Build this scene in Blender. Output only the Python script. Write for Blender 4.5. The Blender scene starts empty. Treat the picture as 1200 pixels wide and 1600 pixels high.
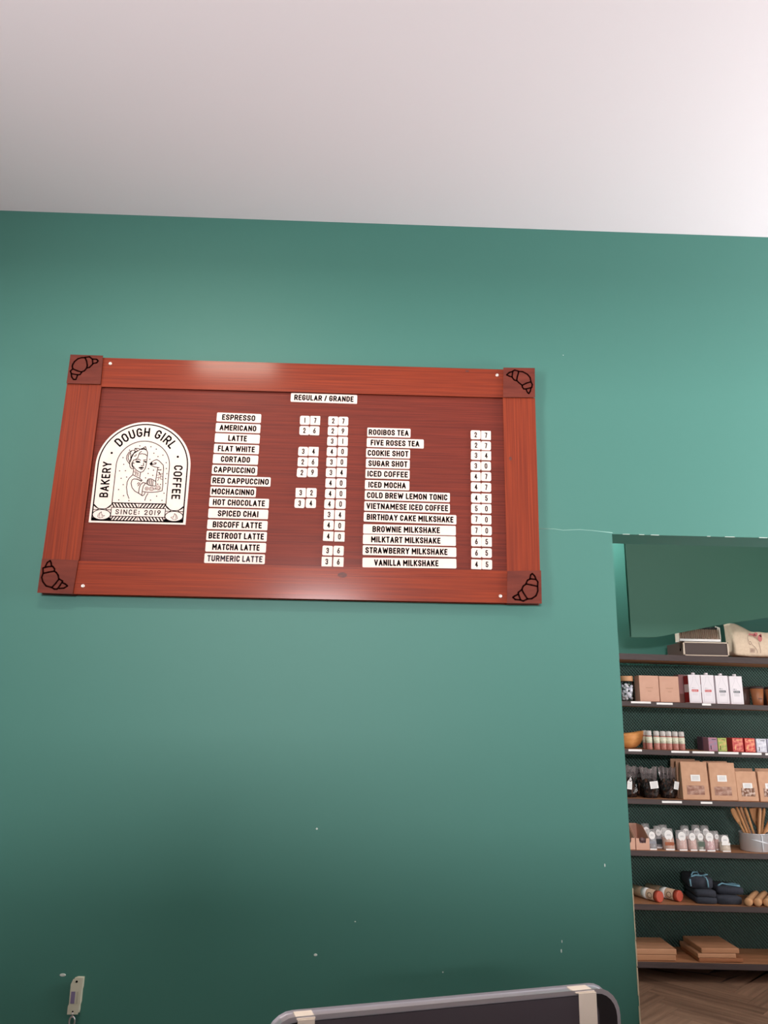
import bpy, bmesh, math, random
from mathutils import Vector, Matrix
random.seed(7)
PI = math.pi
C = bpy.context.scene.collection

# ------------------------------------------------------------------ camera
FPX = 1202.0
PITCH, ROLL, YAW = 0.25566413, 0.01870549, 0.02621595
CAM = Vector((0, 0, 1.5))
_f = Vector((math.sin(YAW)*math.cos(PITCH), math.cos(YAW)*math.cos(PITCH), math.sin(PITCH)))
_r0 = Vector((math.cos(YAW), -math.sin(YAW), 0)); _u0 = _r0.cross(_f)
_r = math.cos(ROLL)*_r0 + math.sin(ROLL)*_u0
_u = -math.sin(ROLL)*_r0 + math.cos(ROLL)*_u0
cam = bpy.data.cameras.new('camera'); camo = bpy.data.objects.new('camera', cam); C.objects.link(camo)
cam.sensor_fit = 'VERTICAL'; cam.sensor_height = 24; cam.lens = FPX/1600*24; cam.clip_start = .02
camo.matrix_world = Matrix(((_r.x, _u.x, -_f.x, 0), (_r.y, _u.y, -_f.y, 0), (_r.z, _u.z, -_f.z, CAM.z), (0, 0, 0, 1)))
sc = bpy.context.scene
sc.camera = camo
# ------------------------------------------------------------------ light and exposure
sc.view_settings.view_transform = 'Standard'; sc.view_settings.look = 'None'
sc.view_settings.gamma = 1; sc.view_settings.use_curve_mapping = False
sc.view_settings.exposure = 0.0
w = bpy.data.worlds.new('World'); sc.world = w; w.use_nodes = True
w.node_tree.nodes['Background'].inputs[0].default_value = (.75, .85, 1, 1)
w.node_tree.nodes['Background'].inputs[1].default_value = .3
def area(name, loc, target, sx, sy, power, col=(1, 1, 1), shape='RECTANGLE', spread=PI):
    l = bpy.data.lights.new(name, 'AREA'); l.shape = shape; l.size = sx; l.size_y = sy; l.energy = power; l.color = col
    l.spread = spread
    o = bpy.data.objects.new(name, l); C.objects.link(o); o.location = loc
    o.rotation_euler = (Vector(target)-Vector(loc)).to_track_quat('-Z', 'Y').to_euler()
    return o
# daylight through the shop windows: on the right, and high behind the viewer
area('window_light_right', (3.7, 1.75, 1.95), (0, 1.9, 1.95), 1.3, 1.5, 168, (.97, .98, 1))
area('window_light_rear', (-.5, -4.3, 2.5), (-.3, 2.6, 1.9), .8, .35, 275, (1, .95, .97))
area('ceiling_fill_left', (-3.4, -.7, 2.1), (-.7, .75, 3.33), 1.2, .8, 40, (1, .97, .98), spread=math.radians(72))  # unseen fill added to brighten the left of the ceiling
# ceiling downlights, with added fill lamps for the back room
area('fill_back_wall', (1.45, 4.86, 2.87), (1.7, 5.0, 1.9), .5, .12, 12, (.95, 1, 1))  # added fill that brightens the back wall beside the bulkhead
area('downlight_board', (-.72, 1.27, 3.31), (-.72, 1.4, 0), .42, .06, 15, (1, .86, .72))
area('downlight_shelves', (2.0, 2.95, 2.87), (2.1, 4.7, .9), 1.0, .25, 21, (1, .93, .90))
area('fill_back_room', (3.5, 3.5, 1.25), (1.2, 3.4, 1.6), 1.2, 1.5, 36, (1, .98, .97))  # added fill that brightens the opening's soffit and the shelf goods

# ------------------------------------------------------------------ helpers
def ray(px, py):
    return (_f + _r*((px-600)/FPX) - _u*((py-800)/FPX)).normalized()
def at(px, py, Y):
    d = ray(px, py); return CAM + d*(Y/d.y)
def lin(c):
    return tuple(((v/255)/12.92 if v/255 <= .04045 else ((v/255+.055)/1.055)**2.4) for v in c) + (1,)
def tag(o, label, cat, group=None, kind=None):
    if label: o['label'] = label
    if cat: o['category'] = cat
    if group: o['group'] = group
    if kind: o['kind'] = kind
    return o
def thing(name, label, cat, loc=(0, 0, 0), rotz=0, group=None, rot=None):
    o = bpy.data.objects.new(name, None); C.objects.link(o); o.empty_display_size = .05
    o.location = loc; o.rotation_euler = rot if rot else (0, 0, rotz)
    return tag(o, label, cat, group)

class MB:
    def __init__(s): s.v = []; s.f = []; s.sm = []
    def add(s, vs, fs, smooth=False):
        b = len(s.v); s.v += [tuple(p) for p in vs]
        for f in fs: s.f.append([i+b for i in f]); s.sm.append(smooth)
        return s
    def box(s, c, d, rot=None):
        x, y, z = d[0]/2, d[1]/2, d[2]/2
        vs = [Vector((a*x, b*y, e*z)) for a in (-1, 1) for b in (-1, 1) for e in (-1, 1)]
        if rot is not None: vs = [rot @ p for p in vs]
        vs = [p+Vector(c) for p in vs]
        return s.add(vs, [(0, 1, 3, 2), (4, 6, 7, 5), (0, 4, 5, 1), (2, 3, 7, 6), (0, 2, 6, 4), (1, 5, 7, 3)])
    def prism_xz(s, pts, y0, y1):                # outline in x,z pulled through y
        n = len(pts); vs = [(p[0], y0, p[1]) for p in pts]+[(p[0], y1, p[1]) for p in pts]
        fs = [list(range(n)), list(range(2*n-1, n-1, -1))]+[(i, (i+1) % n + 0, (i+1) % n+n, i+n) for i in range(n)]
        return s.add(vs, [list(reversed(f)) for f in fs])
    def lathe(s, prof, c=(0, 0, 0), n=24, axis='z', rot=None):
        vs = []; fs = []
        for r, h in prof:
            for k in range(n):
                a = 2*PI*k/n; p = Vector((r*math.cos(a), r*math.sin(a), h))
                if axis == 'y': p = Vector((p.x, p.z, p.y))
                if axis == 'x': p = Vector((p.z, p.x, p.y))
                if rot is not None: p = rot @ p
                vs.append(p+Vector(c))
        m = len(prof)
        for i in range(m-1):
            for k in range(n):
                fs.append((i*n+k, i*n+(k+1) % n, (i+1)*n+(k+1) % n, (i+1)*n+k))
        s.add(vs, fs, True)
        s.add(vs[:n], [list(range(n-1, -1, -1))]); s.add(vs[-n:], [list(range(n))])
        return s
    def tube(s, pts, r, n=8):
        pts = [Vector(p) for p in pts]; rs = r if isinstance(r, (list, tuple)) else [r]*len(pts)
        vs = []; fs = []
        prev = None
        for i, p in enumerate(pts):
            t = (pts[min(i+1, len(pts)-1)]-pts[max(i-1, 0)]).normalized()
            a = prev if prev is not None else (Vector((0, 0, 1)) if abs(t.z) < .9 else Vector((1, 0, 0)))
            a = (a - t*a.dot(t)).normalized(); prev = a; b = t.cross(a)
            for k in range(n):
                q = 2*PI*k/n; vs.append(p+(a*math.cos(q)+b*math.sin(q))*rs[i])
        for i in range(len(pts)-1):
            for k in range(n): fs.append((i*n+k, i*n+(k+1) % n, (i+1)*n+(k+1) % n, (i+1)*n+k))
        s.add(vs, fs, True); s.add(vs[:n], [list(range(n-1, -1, -1))]); s.add(vs[-n:], [list(range(n))])
        return s
    def sphere(s, c, r, n=10, m=7):
        rr = r if isinstance(r, (tuple, list)) else (r, r, r)
        vs = [(c[0], c[1], c[2]-rr[2])]; fs = []
        for i in range(1, m):
            ph = -PI/2+PI*i/m
            for k in range(n):
                a = 2*PI*k/n; vs.append((c[0]+rr[0]*math.cos(ph)*math.cos(a), c[1]+rr[1]*math.cos(ph)*math.sin(a), c[2]+rr[2]*math.sin(ph)))
        vs.append((c[0], c[1], c[2]+rr[2])); L = len(vs)-1
        for k in range(n):
            fs.append((0, 1+(k+1) % n, 1+k)); fs.append((L, 1+(m-2)*n+k, 1+(m-2)*n+(k+1) % n))
        for i in range(m-2):
            for k in range(n): fs.append((1+i*n+k, 1+i*n+(k+1) % n, 1+(i+1)*n+(k+1) % n, 1+(i+1)*n+k))
        return s.add(vs, fs, True)
    # flat drawing in the x,z plane at depth y (raised ink): strokes and discs
    def stroke(s, pts, wd, y, closed=False, caps=True):
        pts = [Vector((p[0], p[1])) for p in pts]
        if closed: pts = pts+[pts[0]]
        for a, b in zip(pts, pts[1:]):
            d = b-a
            if d.length < 1e-7: continue
            n = Vector((-d.y, d.x)).normalized()*wd/2
            q = [a+n, b+n, b-n, a-n]
            s.add([(p.x, y, p.y) for p in q], [(0, 1, 2, 3)])
        inner = pts[1:-1] if not closed else pts[:-1]
        if not caps: inner = pts[1:-1]
        for p in inner: s.disc(p, wd/2, y, 8)
        return s
    def disc(s, p, r, y, n=8, rz=None):
        rz = rz or r
        return s.add([(p[0]+r*math.cos(2*PI*k/n), y, p[1]+rz*math.sin(2*PI*k/n)) for k in range(n)], [list(range(n-1, -1, -1))])
    def quad(s, pts): return s.add(pts, [(0, 1, 2, 3)])
    def mesh(s, name):
        me = bpy.data.meshes.new(name); me.from_pydata(s.v, [], s.f)
        me.polygons.foreach_set('use_smooth', s.sm); me.update(); return me
    def build(s, name, m, parent=None, loc=(0, 0, 0), bevel=0, seg=2, smooth=False, sub=0, rot=None):
        me = s.mesh(name)
        bm = bmesh.new(); bm.from_mesh(me)
        bmesh.ops.remove_doubles(bm, verts=bm.verts, dist=1e-6)
        if bevel:
            es = [e for e in bm.edges if len(e.link_faces) == 2 and e.calc_face_angle(0) > .5]
            bmesh.ops.bevel(bm, geom=es, offset=bevel, segments=seg, profile=.6, affect='EDGES')
        bm.to_mesh(me); bm.free()
        if smooth: me.polygons.foreach_set('use_smooth', [True]*len(me.polygons))
        me.materials.append(m)
        o = bpy.data.objects.new(name, me); C.objects.link(o); o.location = loc
        if rot: o.rotation_euler = rot
        if parent: o.parent = parent
        if sub:
            md = o.modifiers.new('sub', 'SUBSURF'); md.levels = sub; md.render_levels = sub
        return o
def struct(o): o['kind'] = 'structure'; return o

# ------------------------------------------------------------------ materials
def mat(name, col, rough=.6, metal=0, spec=.5, coat=0, noise=0, nscale=(8, 8, 8), col2=None, bump=0, nrough=0, detail=4, contrast=(.3, .7)):
    m = bpy.data.materials.new(name); m.use_nodes = True
    nt = m.node_tree; b = nt.nodes['Principled BSDF']
    b.inputs['Base Color'].default_value = lin(col); b.inputs['Roughness'].default_value = rough
    b.inputs['Metallic'].default_value = metal; b.inputs['Specular IOR Level'].default_value = spec
    b.inputs['Coat Weight'].default_value = coat; b.inputs['Coat Roughness'].default_value = .16
    if noise or col2 or bump:
        tc = nt.nodes.new('ShaderNodeTexCoord'); mp = nt.nodes.new('ShaderNodeMapping')
        mp.inputs['Scale'].default_value = nscale
        nt.links.new(tc.outputs['Object'], mp.inputs['Vector'])
        nz = nt.nodes.new('ShaderNodeTexNoise'); nz.inputs['Scale'].default_value = 1; nz.inputs['Detail'].default_value = detail
        nt.links.new(mp.outputs[0], nz.inputs['Vector'])
        if col2:
            cr = nt.nodes.new('ShaderNodeValToRGB'); cr.color_ramp.elements[0].position = contrast[0]; cr.color_ramp.elements[1].position = contrast[1]
            cr.color_ramp.elements[0].color = lin(col); cr.color_ramp.elements[1].color = lin(col2)
            nt.links.new(nz.outputs['Fac'], cr.inputs[0]); nt.links.new(cr.outputs[0], b.inputs['Base Color'])
        if bump:
            bp = nt.nodes.new('ShaderNodeBump'); bp.inputs['Strength'].default_value = bump; bp.inputs['Distance'].default_value = .002
            nt.links.new(nz.outputs['Fac'], bp.inputs['Height']); nt.links.new(bp.outputs[0], b.inputs['Normal'])
        if nrough:
            mr = nt.nodes.new('ShaderNodeMapRange'); mr.inputs['To Min'].default_value = rough-nrough; mr.inputs['To Max'].default_value = rough+nrough
            nt.links.new(nz.outputs['Fac'], mr.inputs['Value']); nt.links.new(mr.outputs[0], b.inputs['Roughness'])
    return m
def film(name, col, alpha=.35, rough=.15):
    m = bpy.data.materials.new(name); m.use_nodes = True; nt = m.node_tree
    b = nt.nodes['Principled BSDF']; b.inputs['Base Color'].default_value = lin(col); b.inputs['Roughness'].default_value = rough
    b.inputs['Alpha'].default_value = alpha
    return m
GREEN = mat('green_wall_paint', (66, 122, 110), rough=.55, spec=.5, nscale=(3, 3, 3), bump=.02, detail=6)
CEIL = mat('white_ceiling_paint', (236, 224, 227), rough=.9, nscale=(3, 3, 3), bump=.02)
WHITE_WALL = mat('pale_wall_paint', (150, 148, 146), rough=.8, nscale=(3, 3, 3), bump=.02)
def wood(name, c1, c2, scale, rough, coat=0, bump=.25):
    return mat(name, c1, rough=rough, spec=.22, col2=c2, nscale=scale, bump=bump, nrough=.08, detail=8, coat=coat, contrast=(.25, .75))
RED_H = wood('red_stained_wood_rail', (104, 32, 13), (152, 58, 25), (3, 60, 190), .55, .2)
RED_V = wood('red_stained_wood_stile', (106, 34, 14), (150, 58, 25), (190, 60, 3), .55, .2)
RED_P = wood('red_stained_wood_panel', (92, 30, 19), (127, 48, 31), (4, 60, 230), .55, .14)
RED_B = wood('red_stained_wood_block', (92, 35, 24), (116, 50, 35), (12, 60, 60), .55, .14)
BURN = mat('burned_line', (34, 13, 11), rough=.9, spec=0)
CREAM = mat('cream_tile', (242, 217, 206), rough=.6, spec=.3, nscale=(40, 40, 40), col2=(246, 224, 214))
INK = mat('black_ink', (13, 12, 13), rough=.9, spec=0)
INK_FADED = mat('faded_ink', (78, 76, 82), rough=.9, spec=0)
CREAM_EDGE = mat('dark_cut_edge', (50, 34, 28), rough=.7)
STEEL = mat('steel', (200, 200, 202), rough=.3, metal=1)
SCREW = mat('screw_zinc', (225, 215, 205), rough=.35, metal=.6)
SHELF_TOP = wood('shelf_wood_top', (156, 102, 70), (188, 132, 96), (4, 40, 60), .5)
SHELF_FACE = mat('shelf_dark_front', (58, 44, 44), rough=.55, nscale=(10, 80, 80), col2=(72, 54, 52))
MESHM = mat('dark_green_metal_mesh', (122, 168, 154), rough=.4)
KRAFT = mat('kraft_paper', (196, 148, 118), rough=.75, nscale=(30, 30, 30), col2=(206, 158, 128), bump=.08)
KRAFT2 = mat('kraft_card', (206, 156, 134), rough=.7, nscale=(20, 20, 20), col2=(212, 163, 141))
PAPER = mat('white_paper', (240, 234, 232), rough=.6)
PRINT = mat('grey_print', (120, 120, 128), rough=.6)

# ================================================================== THE SETTING
FZ = .085                         # floor level
WY, T = 2.6, .15                  # main wall front face and thickness
CZ = 3.333
def wall_box(name, c, d, m, bevel=0): return struct(MB().box(c, d).build(name, m, None, bevel=bevel))
OX0, OX1, OZ = .868, 2.95, 2.121  # the opening
struct(MB().prism_xz([(-3.6, -.02), (OX0, -.02), (OX0, OZ), (OX1, OZ), (OX1, -.02), (4.1, -.02), (4.1, CZ), (-3.6, CZ)], WY, WY+T).build('wall_front', GREEN, None))
wall_box('ceiling', (.25, -.9, CZ+.05), (7.7, 7.2, .1), CEIL)
wall_box('wall_left', (-3.65, -.9, CZ/2), (.1, 7.2, CZ), WHITE_WALL)
wall_box('wall_right', (4.15, -.9, CZ/2), (.1, 7.2, CZ), WHITE_WALL)
wall_box('wall_rear', (.25, -4.55, CZ/2), (7.9, .1, CZ), WHITE_WALL)
# unseen blocker behind the viewer, added to shade the lower front wall
wall_box('shade_blocker', (-1.0, -1.6, .92), (5.2, .12, 1.88), WHITE_WALL)
wall_box('shade_blocker_pier', (-.5, -1.6, .98), (.5, .13, 1.98), WHITE_WALL)  # raised middle added to shape a viewer-like shadow on the wall
wall_box('shade_blocker_right', (2.1, 1.65, .8), (.3, 1.5, 1.46), WHITE_WALL)  # unseen block added to keep the right light off the lower wall
wall_box('shade_blocker_top', (.25, -1.6, 2.995), (7.7, .12, .68), WHITE_WALL)  # unseen block added to darken the top of the front wall
# back room
BZ = 2.9
wall_box('wall_back', (2.0, 5.13, BZ/2), (3.4, .1, BZ), GREEN)
wall_box('wall_back_left', (.35, 3.94, BZ/2), (.1, 2.34, BZ), GREEN)
wall_box('wall_back_right', (3.65, 3.94, BZ/2), (.1, 2.34, BZ), GREEN)
wall_box('ceiling_back', (2.0, 3.94, BZ+.05), (3.4, 2.4, .1), CEIL)

# herringbone floor, one mesh, plank tone as a face attribute
def herring():
    W, n, a = .11, 6, PI/4
    mb = MB(); cols = []
    ca, sa = math.cos(a), math.sin(a)
    def put(x, y, dx, dy):
        g = .0005
        q = [(x*W+g, y*W+g), ((x+dx)*W-g, y*W+g), ((x+dx)*W-g, (y+dy)*W-g), (x*W+g, (y+dy)*W-g)]
        q = [(p[0]*ca-p[1]*sa+.25, p[0]*sa+p[1]*ca+.3) for p in q]
        if max(p[0] for p in q) < -3.6 or min(p[0] for p in q) > 4.1 or max(p[1] for p in q) < -4.5 or min(p[1] for p in q) > 5.08: return
        q = [(min(max(p[0], -3.6), 4.1), min(max(p[1], -4.5), 5.08)) for p in q]
        mb.add([(p[0], p[1], FZ) for p in q], [(0, 1, 2, 3)]); cols.append((random.random(), 1.0 if dx > dy else 0.0))
    for k in range(-90, 91):
        for j in range(-8, 9):
            put(k+2*n*j, k, n, 1); put(k+2*n*j+n, k+1-n, 1, n)
    me = mb.mesh('floor')
    at_ = me.attributes.new('plank', 'FLOAT_VECTOR', 'FACE')
    for i, c in enumerate(cols): at_.data[i].vector = (c[0], c[1], 0)
    m = bpy.data.materials.new('herringbone_wood'); m.use_nodes = True; nt = m.node_tree; b = nt.nodes['Principled BSDF']
    b.inputs['Roughness'].default_value = .5
    N = nt.nodes.new; L = nt.links.new
    ad = N('ShaderNodeAttribute'); ad.attribute_name = 'plank'; sp = N('ShaderNodeSeparateXYZ'); L(ad.outputs['Vector'], sp.inputs[0])
    tc = N('ShaderNodeTexCoord')
    outs = []
    for ang in (-PI/4, PI/4):
        mp = N('ShaderNodeMapping'); mp.vector_type = 'TEXTURE'; mp.inputs['Rotation'].default_value = (0, 0, -ang); mp.inputs['Scale'].default_value = (.5, .03, 1)
        L(tc.outputs['Object'], mp.inputs[0])
        nz = N('ShaderNodeTexNoise'); nz.inputs['Scale'].default_value = 1; nz.inputs['Detail'].default_value = 5; L(mp.outputs[0], nz.inputs['Vector']); outs.append(nz.outputs['Fac'])
    mx = N('ShaderNodeMix'); L(sp.outputs['Y'], mx.inputs['Factor']); L(outs[1], mx.inputs['A']); L(outs[0], mx.inputs['B'])
    ma = N('ShaderNodeMath'); ma.operation = 'MULTIPLY_ADD'; ma.inputs[1].default_value = .35; L(sp.outputs['X'], ma.inputs[0]); L(mx.outputs['Result'], ma.inputs[2])
    cr = N('ShaderNodeValToRGB'); cr.color_ramp.elements[0].position = .4; cr.color_ramp.elements[1].position = .9
    cr.color_ramp.elements[0].color = lin((104, 76, 60)); cr.color_ramp.elements[1].color = lin((150, 114, 92))
    L(ma.outputs[0], cr.inputs[0]); L(cr.outputs[0], b.inputs['Base Color'])
    me.materials.append(m)
    o = bpy.data.objects.new('floor', me); C.objects.link(o); struct(o)
    base = MB().box((.25, .3, FZ-.051), (7.9, 9.7, .1)).build('floor_base', SHELF_FACE); struct(base)
herring()

# boxed-in bulkhead hanging in front of the shelves
pts = [(988, 994), (1022, 994), (1038, 991.5), (1080, 983.5), (1117, 976), (1150, 970.5), (1215, 961)]
BY = 4.60
bp = [(lambda p: (p.x, p.z))(at(a, b, BY)) for a, b in pts]
bp = [(bp[0][0], BZ)]+bp+[(3.6, bp[-1][1]+.42), (3.6, BZ)]
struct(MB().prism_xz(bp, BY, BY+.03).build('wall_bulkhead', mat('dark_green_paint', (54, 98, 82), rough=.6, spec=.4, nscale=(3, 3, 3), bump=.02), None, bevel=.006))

# marks in the paint of the main wall
CHIP = mat('bare_plaster', (205, 214, 206), rough=.8)
wall = bpy.data.objects['wall_front']
for (x, y, wd, h) in [(98, 1523.5, 9, 4), (493, 1492, 5, 3.5), (495, 1295, 3, 3), (945, 1352, 2, 5), (878, 1471, 1.5, 4), (877, 1486, 2, 5), (692, 1519, 2, 2), (880, 555, 1.6, 1.6), (555, 1440, 2.4, 1.6), (930, 1570, 3, 2)]:
    p = at(x, y, WY); s = p.y/FPX*1.0
    MB().lathe([(wd*s/2, 0), (wd*s/2*.8, .0006)], n=10).build('paint_chip', CHIP, wall, (p.x, WY-.0001, p.z), rot=(PI/2, 0, 0)).scale = (1, h/wd, 1)
# hairline paint ridge running from the board to the lintel
rd = [at(x, y, WY) for x, y in [(842, 826), (866, 826.5), (880, 828.5), (905, 827.5), (925, 829), (957, 832.5)]]
MB().tube([(p.x, WY, p.z) for p in rd], .0011, 5).build('paint_ridge', mat('light_green_ridge', (140, 180, 168), rough=.6), wall)
# chipped corner edges of the opening
mb = MB()
z = .02
while z < 1.02:
    h = random.uniform(.02, .09); r = random.uniform(.0015, .0042)
    if random.random() < .8: mb.box((OX0-r/2+.0008, WY-.0003, z+h/2), (r, .004, h))
    z += h*.95
mb.build('chipped_edge', mat('chipped_plaster', (205, 190, 160), rough=.9), wall)
mb = MB(); x = OX0+.05
while x < 1.6:
    h = random.uniform(.01, .05)
    if random.random() < .45: mb.box((x, WY-.0003, OZ), (h*.7, .003, .0016))
    x += h+.02
mb.build('chipped_edge', CHIP, wall)

# ================================================================== LETTERING (own stroke letters, cap height 1)
def CH(w, *pl): return (w, pl)
GL = {
 'A': CH(.56, [(0, 0), (.5, 1), (1, 0)], [(.2, .27), (.8, .27)]),
 'B': CH(.5, [(0, 0), (0, 1), (.68, 1), (.96, .86), (.96, .66), (.7, .53), (0, .53)], [(.7, .53), (1, .39), (1, .14), (.7, 0), (0, 0)]),
 'C': CH(.47, [(1, .78), (1, .84), (.7, 1), (.3, 1), (0, .82), (0, .18), (.3, 0), (.7, 0), (1, .16), (1, .22)]),
 'D': CH(.5, [(0, 0), (0, 1), (.62, 1), (1, .8), (1, .2), (.62, 0), (0, 0)]),
 'E': CH(.43, [(1, 1), (0, 1), (0, 0), (1, 0)], [(0, .52), (.85, .52)]),
 'F': CH(.42, [(1, 1), (0, 1), (0, 0)], [(0, .5), (.85, .5)]),
 'G': CH(.5, [(1, .8), (1, .85), (.7, 1), (.3, 1), (0, .82), (0, .18), (.3, 0), (.7, 0), (1, .18), (1, .46), (.62, .46)]),
 'H': CH(.51, [(0, 0), (0, 1)], [(1, 0), (1, 1)], [(0, .52), (1, .52)]),
 'I': CH(.17, [(.5, 0), (.5, 1)]),
 'K': CH(.52, [(0, 0), (0, 1)], [(1, 1), (.1, .45)], [(.3, .6), (1, 0)]),
 'L': CH(.41, [(0, 1), (0, 0), (1, 0)]),
 'M': CH(.64, [(0, 0), (0, 1), (.5, .35), (1, 1), (1, 0)]),
 'N': CH(.53, [(0, 0), (0, 1), (1, 0), (1, 1)]),
 'O': CH(.5, [(.3, 0), (0, .18), (0, .82), (.3, 1), (.7, 1), (1, .82), (1, .18), (.7, 0), (.3, 0)]),
 'P': CH(.48, [(0, 0), (0, 1), (.7, 1), (1, .84), (1, .56), (.7, .4), (0, .4)]),
 'R': CH(.51, [(0, 0), (0, 1), (.7, 1), (1, .84), (1, .6), (.7, .45), (0, .45)], [(.55, .45), (1, 0)]),
 'S': CH(.48, [(1, .8), (1, .86), (.7, 1), (.3, 1), (0, .86), (0, .7), (.2, .58), (.8, .42), (1, .3), (1, .14), (.7, 0), (.3, 0), (0, .14), (0, .2)]),
 'T': CH(.46, [(0, 1), (1, 1)], [(.5, 1), (.5, 0)]),
 'U': CH(.5, [(0, 1), (0, .18), (.3, 0), (.7, 0), (1, .18), (1, 1)]),
 'V': CH(.54, [(0, 1), (.5, 0), (1, 1)]),
 'W': CH(.78, [(0, 1), (.24, 0), (.5, .85), (.76, 0), (1, 1)]),
 'Y': CH(.53, [(0, 1), (.5, .45), (1, 1)], [(.5, .45), (.5, 0)]),
 '/': CH(.36, [(0, 0), (1, 1)]),
 ':': CH(.17, [(.5, .1), (.5, .24)], [(.5, .6), (.5, .74)]),
 '0': CH(.48, [(.3, 0), (0, .2), (0, .8), (.3, 1), (.7, 1), (1, .8), (1, .2), (.7, 0), (.3, 0)]),
 '1': CH(.2, [(.5, 0), (.5, 1)]),
 '2': CH(.46, [(0, .72), (0, .84), (.3, 1), (.7, 1), (1, .84), (1, .62), (0, 0), (1, 0)]),
 '3': CH(.46, [(0, .82), (0, .87), (.3, 1), (.7, 1), (1, .87), (1, .66), (.75, .53), (.5, .53)], [(.75, .53), (1, .38), (1, .14), (.7, 0), (.3, 0), (0, .13), (0, .18)]),
 '4': CH(.5, [(.72, 0), (.72, 1), (0, .28), (1.05, .28)]),
 '5': CH(.46, [(.95, 1), (.1, 1), (.05, .55), (.65, .6), (1, .45), (1, .17), (.7, 0), (.3, 0), (0, .16), (0, .24)]),
 '6': CH(.47, [(.75, 1), (.1, .5), (0, .3), (.05, .13), (.3, 0), (.7, 0), (1, .15), (1, .4), (.7, .56), (.3, .56), (.03, .4)]),
 '7': CH(.45, [(0, 1), (1, 1), (.35, 0)]),
 '9': CH(.47, [(.25, 0), (.9, .5), (1, .7), (.95, .87), (.7, 1), (.3, 1), (0, .85), (0, .6), (.3, .44), (.7, .44), (.97, .6)]),
}
def layout(txt, gap=.085, space=.24):
    x = 0; out = []
    for ch in txt:
        if ch == ' ': x += space; continue
        w = GL[ch][0]; out.append((ch, x, w)); x += w+gap
    return out, x-gap
def glyph(mb, ch, x, z, h, w, th, y, fn=None):      # w in metres, th stroke thickness in metres
    for pl in GL[ch][1]:
        q = []
        for a, b in pl: q.append((x+th/2+a*(w-th), z+th/2+b*(h-th)))
        # butt ends reach the cap box
        def ext(p, o):
            d = Vector((p[0]-o[0], p[1]-o[1])); d.normalize(); return (p[0]+d.x*th/2, p[1]+d.y*th/2)
        if q[0] != q[-1]:
            if len(q) > 1:
                q0 = ext(q[0], q[1]); q1 = ext(q[-1], q[-2]); q[0] = q0; q[-1] = q1
        if fn:
            q = [fn(p) for p in q]
        mb.stroke(q, th, y, closed=False)
        if pl[0] == pl[-1]: mb.disc(q[0], th/2, y, 8)
def write(mb, txt, x0, x1, z0, h, y, th=.165, gap=.085, space=.24):
    gl, W = layout(txt, gap, space); k = (x1-x0)/W
    for ch, x, w in gl: glyph(mb, ch, x0+x*k, z0, h, w*k, th*h, y)

# ================================================================== MENU BOARD
YP, YR, YB = 2.577, 2.566, 2.558            # front of panel, rails, corner blocks
def A2(x, y, Y): p = at(x, y, Y); return (p.x, p.z)
board = thing('menu_board', 'large red-stained wooden menu board with croissant corner blocks hung on the green wall', 'menu board', (0, WY, 1.5))
def bpart(name, px, Yf, m, bevel=.003, back=WY-.001, parent=board):
    q = [A2(x, y, Yf) for x, y in px]
    q = [(a, b-1.5) for a, b in q]
    return MB().prism_xz(q, Yf-WY, back-WY).build(name, m, parent, bevel=bevel)
bpart('back_panel', [(113, 558), (831.5, 579), (842, 938.5), (63, 922)], YP, RED_P, .001)
bpart('rail', [(162.3, 560.2), (785.6, 578.8), (785.4, 620), (158.8, 603)], YR, RED_H)
bpart('rail', [(123, 877.6), (791.8, 893), (791.2, 941), (114.6, 926.6)], YR, RED_H)
bpart('stile', [(106, 600.3), (157.3, 601.3), (122.2, 874.2), (67.5, 872)], YR-.001, RED_V)
bpart('stile', [(787, 622.5), (834.8, 623), (842.4, 890.6), (793.5, 891)], YR-.001, RED_V)
blocks = {}
for k, px in dict(tl=[(111, 555), (160, 556.5), (156, 599), (105, 598)], tr=[(787.5, 575.4), (834.6, 576), (835, 620), (787.1, 619.5)],
                  bl=[(66.5, 874), (121, 876.5), (112.5, 927), (59.5, 925)], br=[(793.8, 893.3), (844.3, 892.5), (845.4, 942), (793.3, 941.3)]).items():
    blocks[k] = bpart('corner_block', px, YB, RED_B, .0025)
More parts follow.
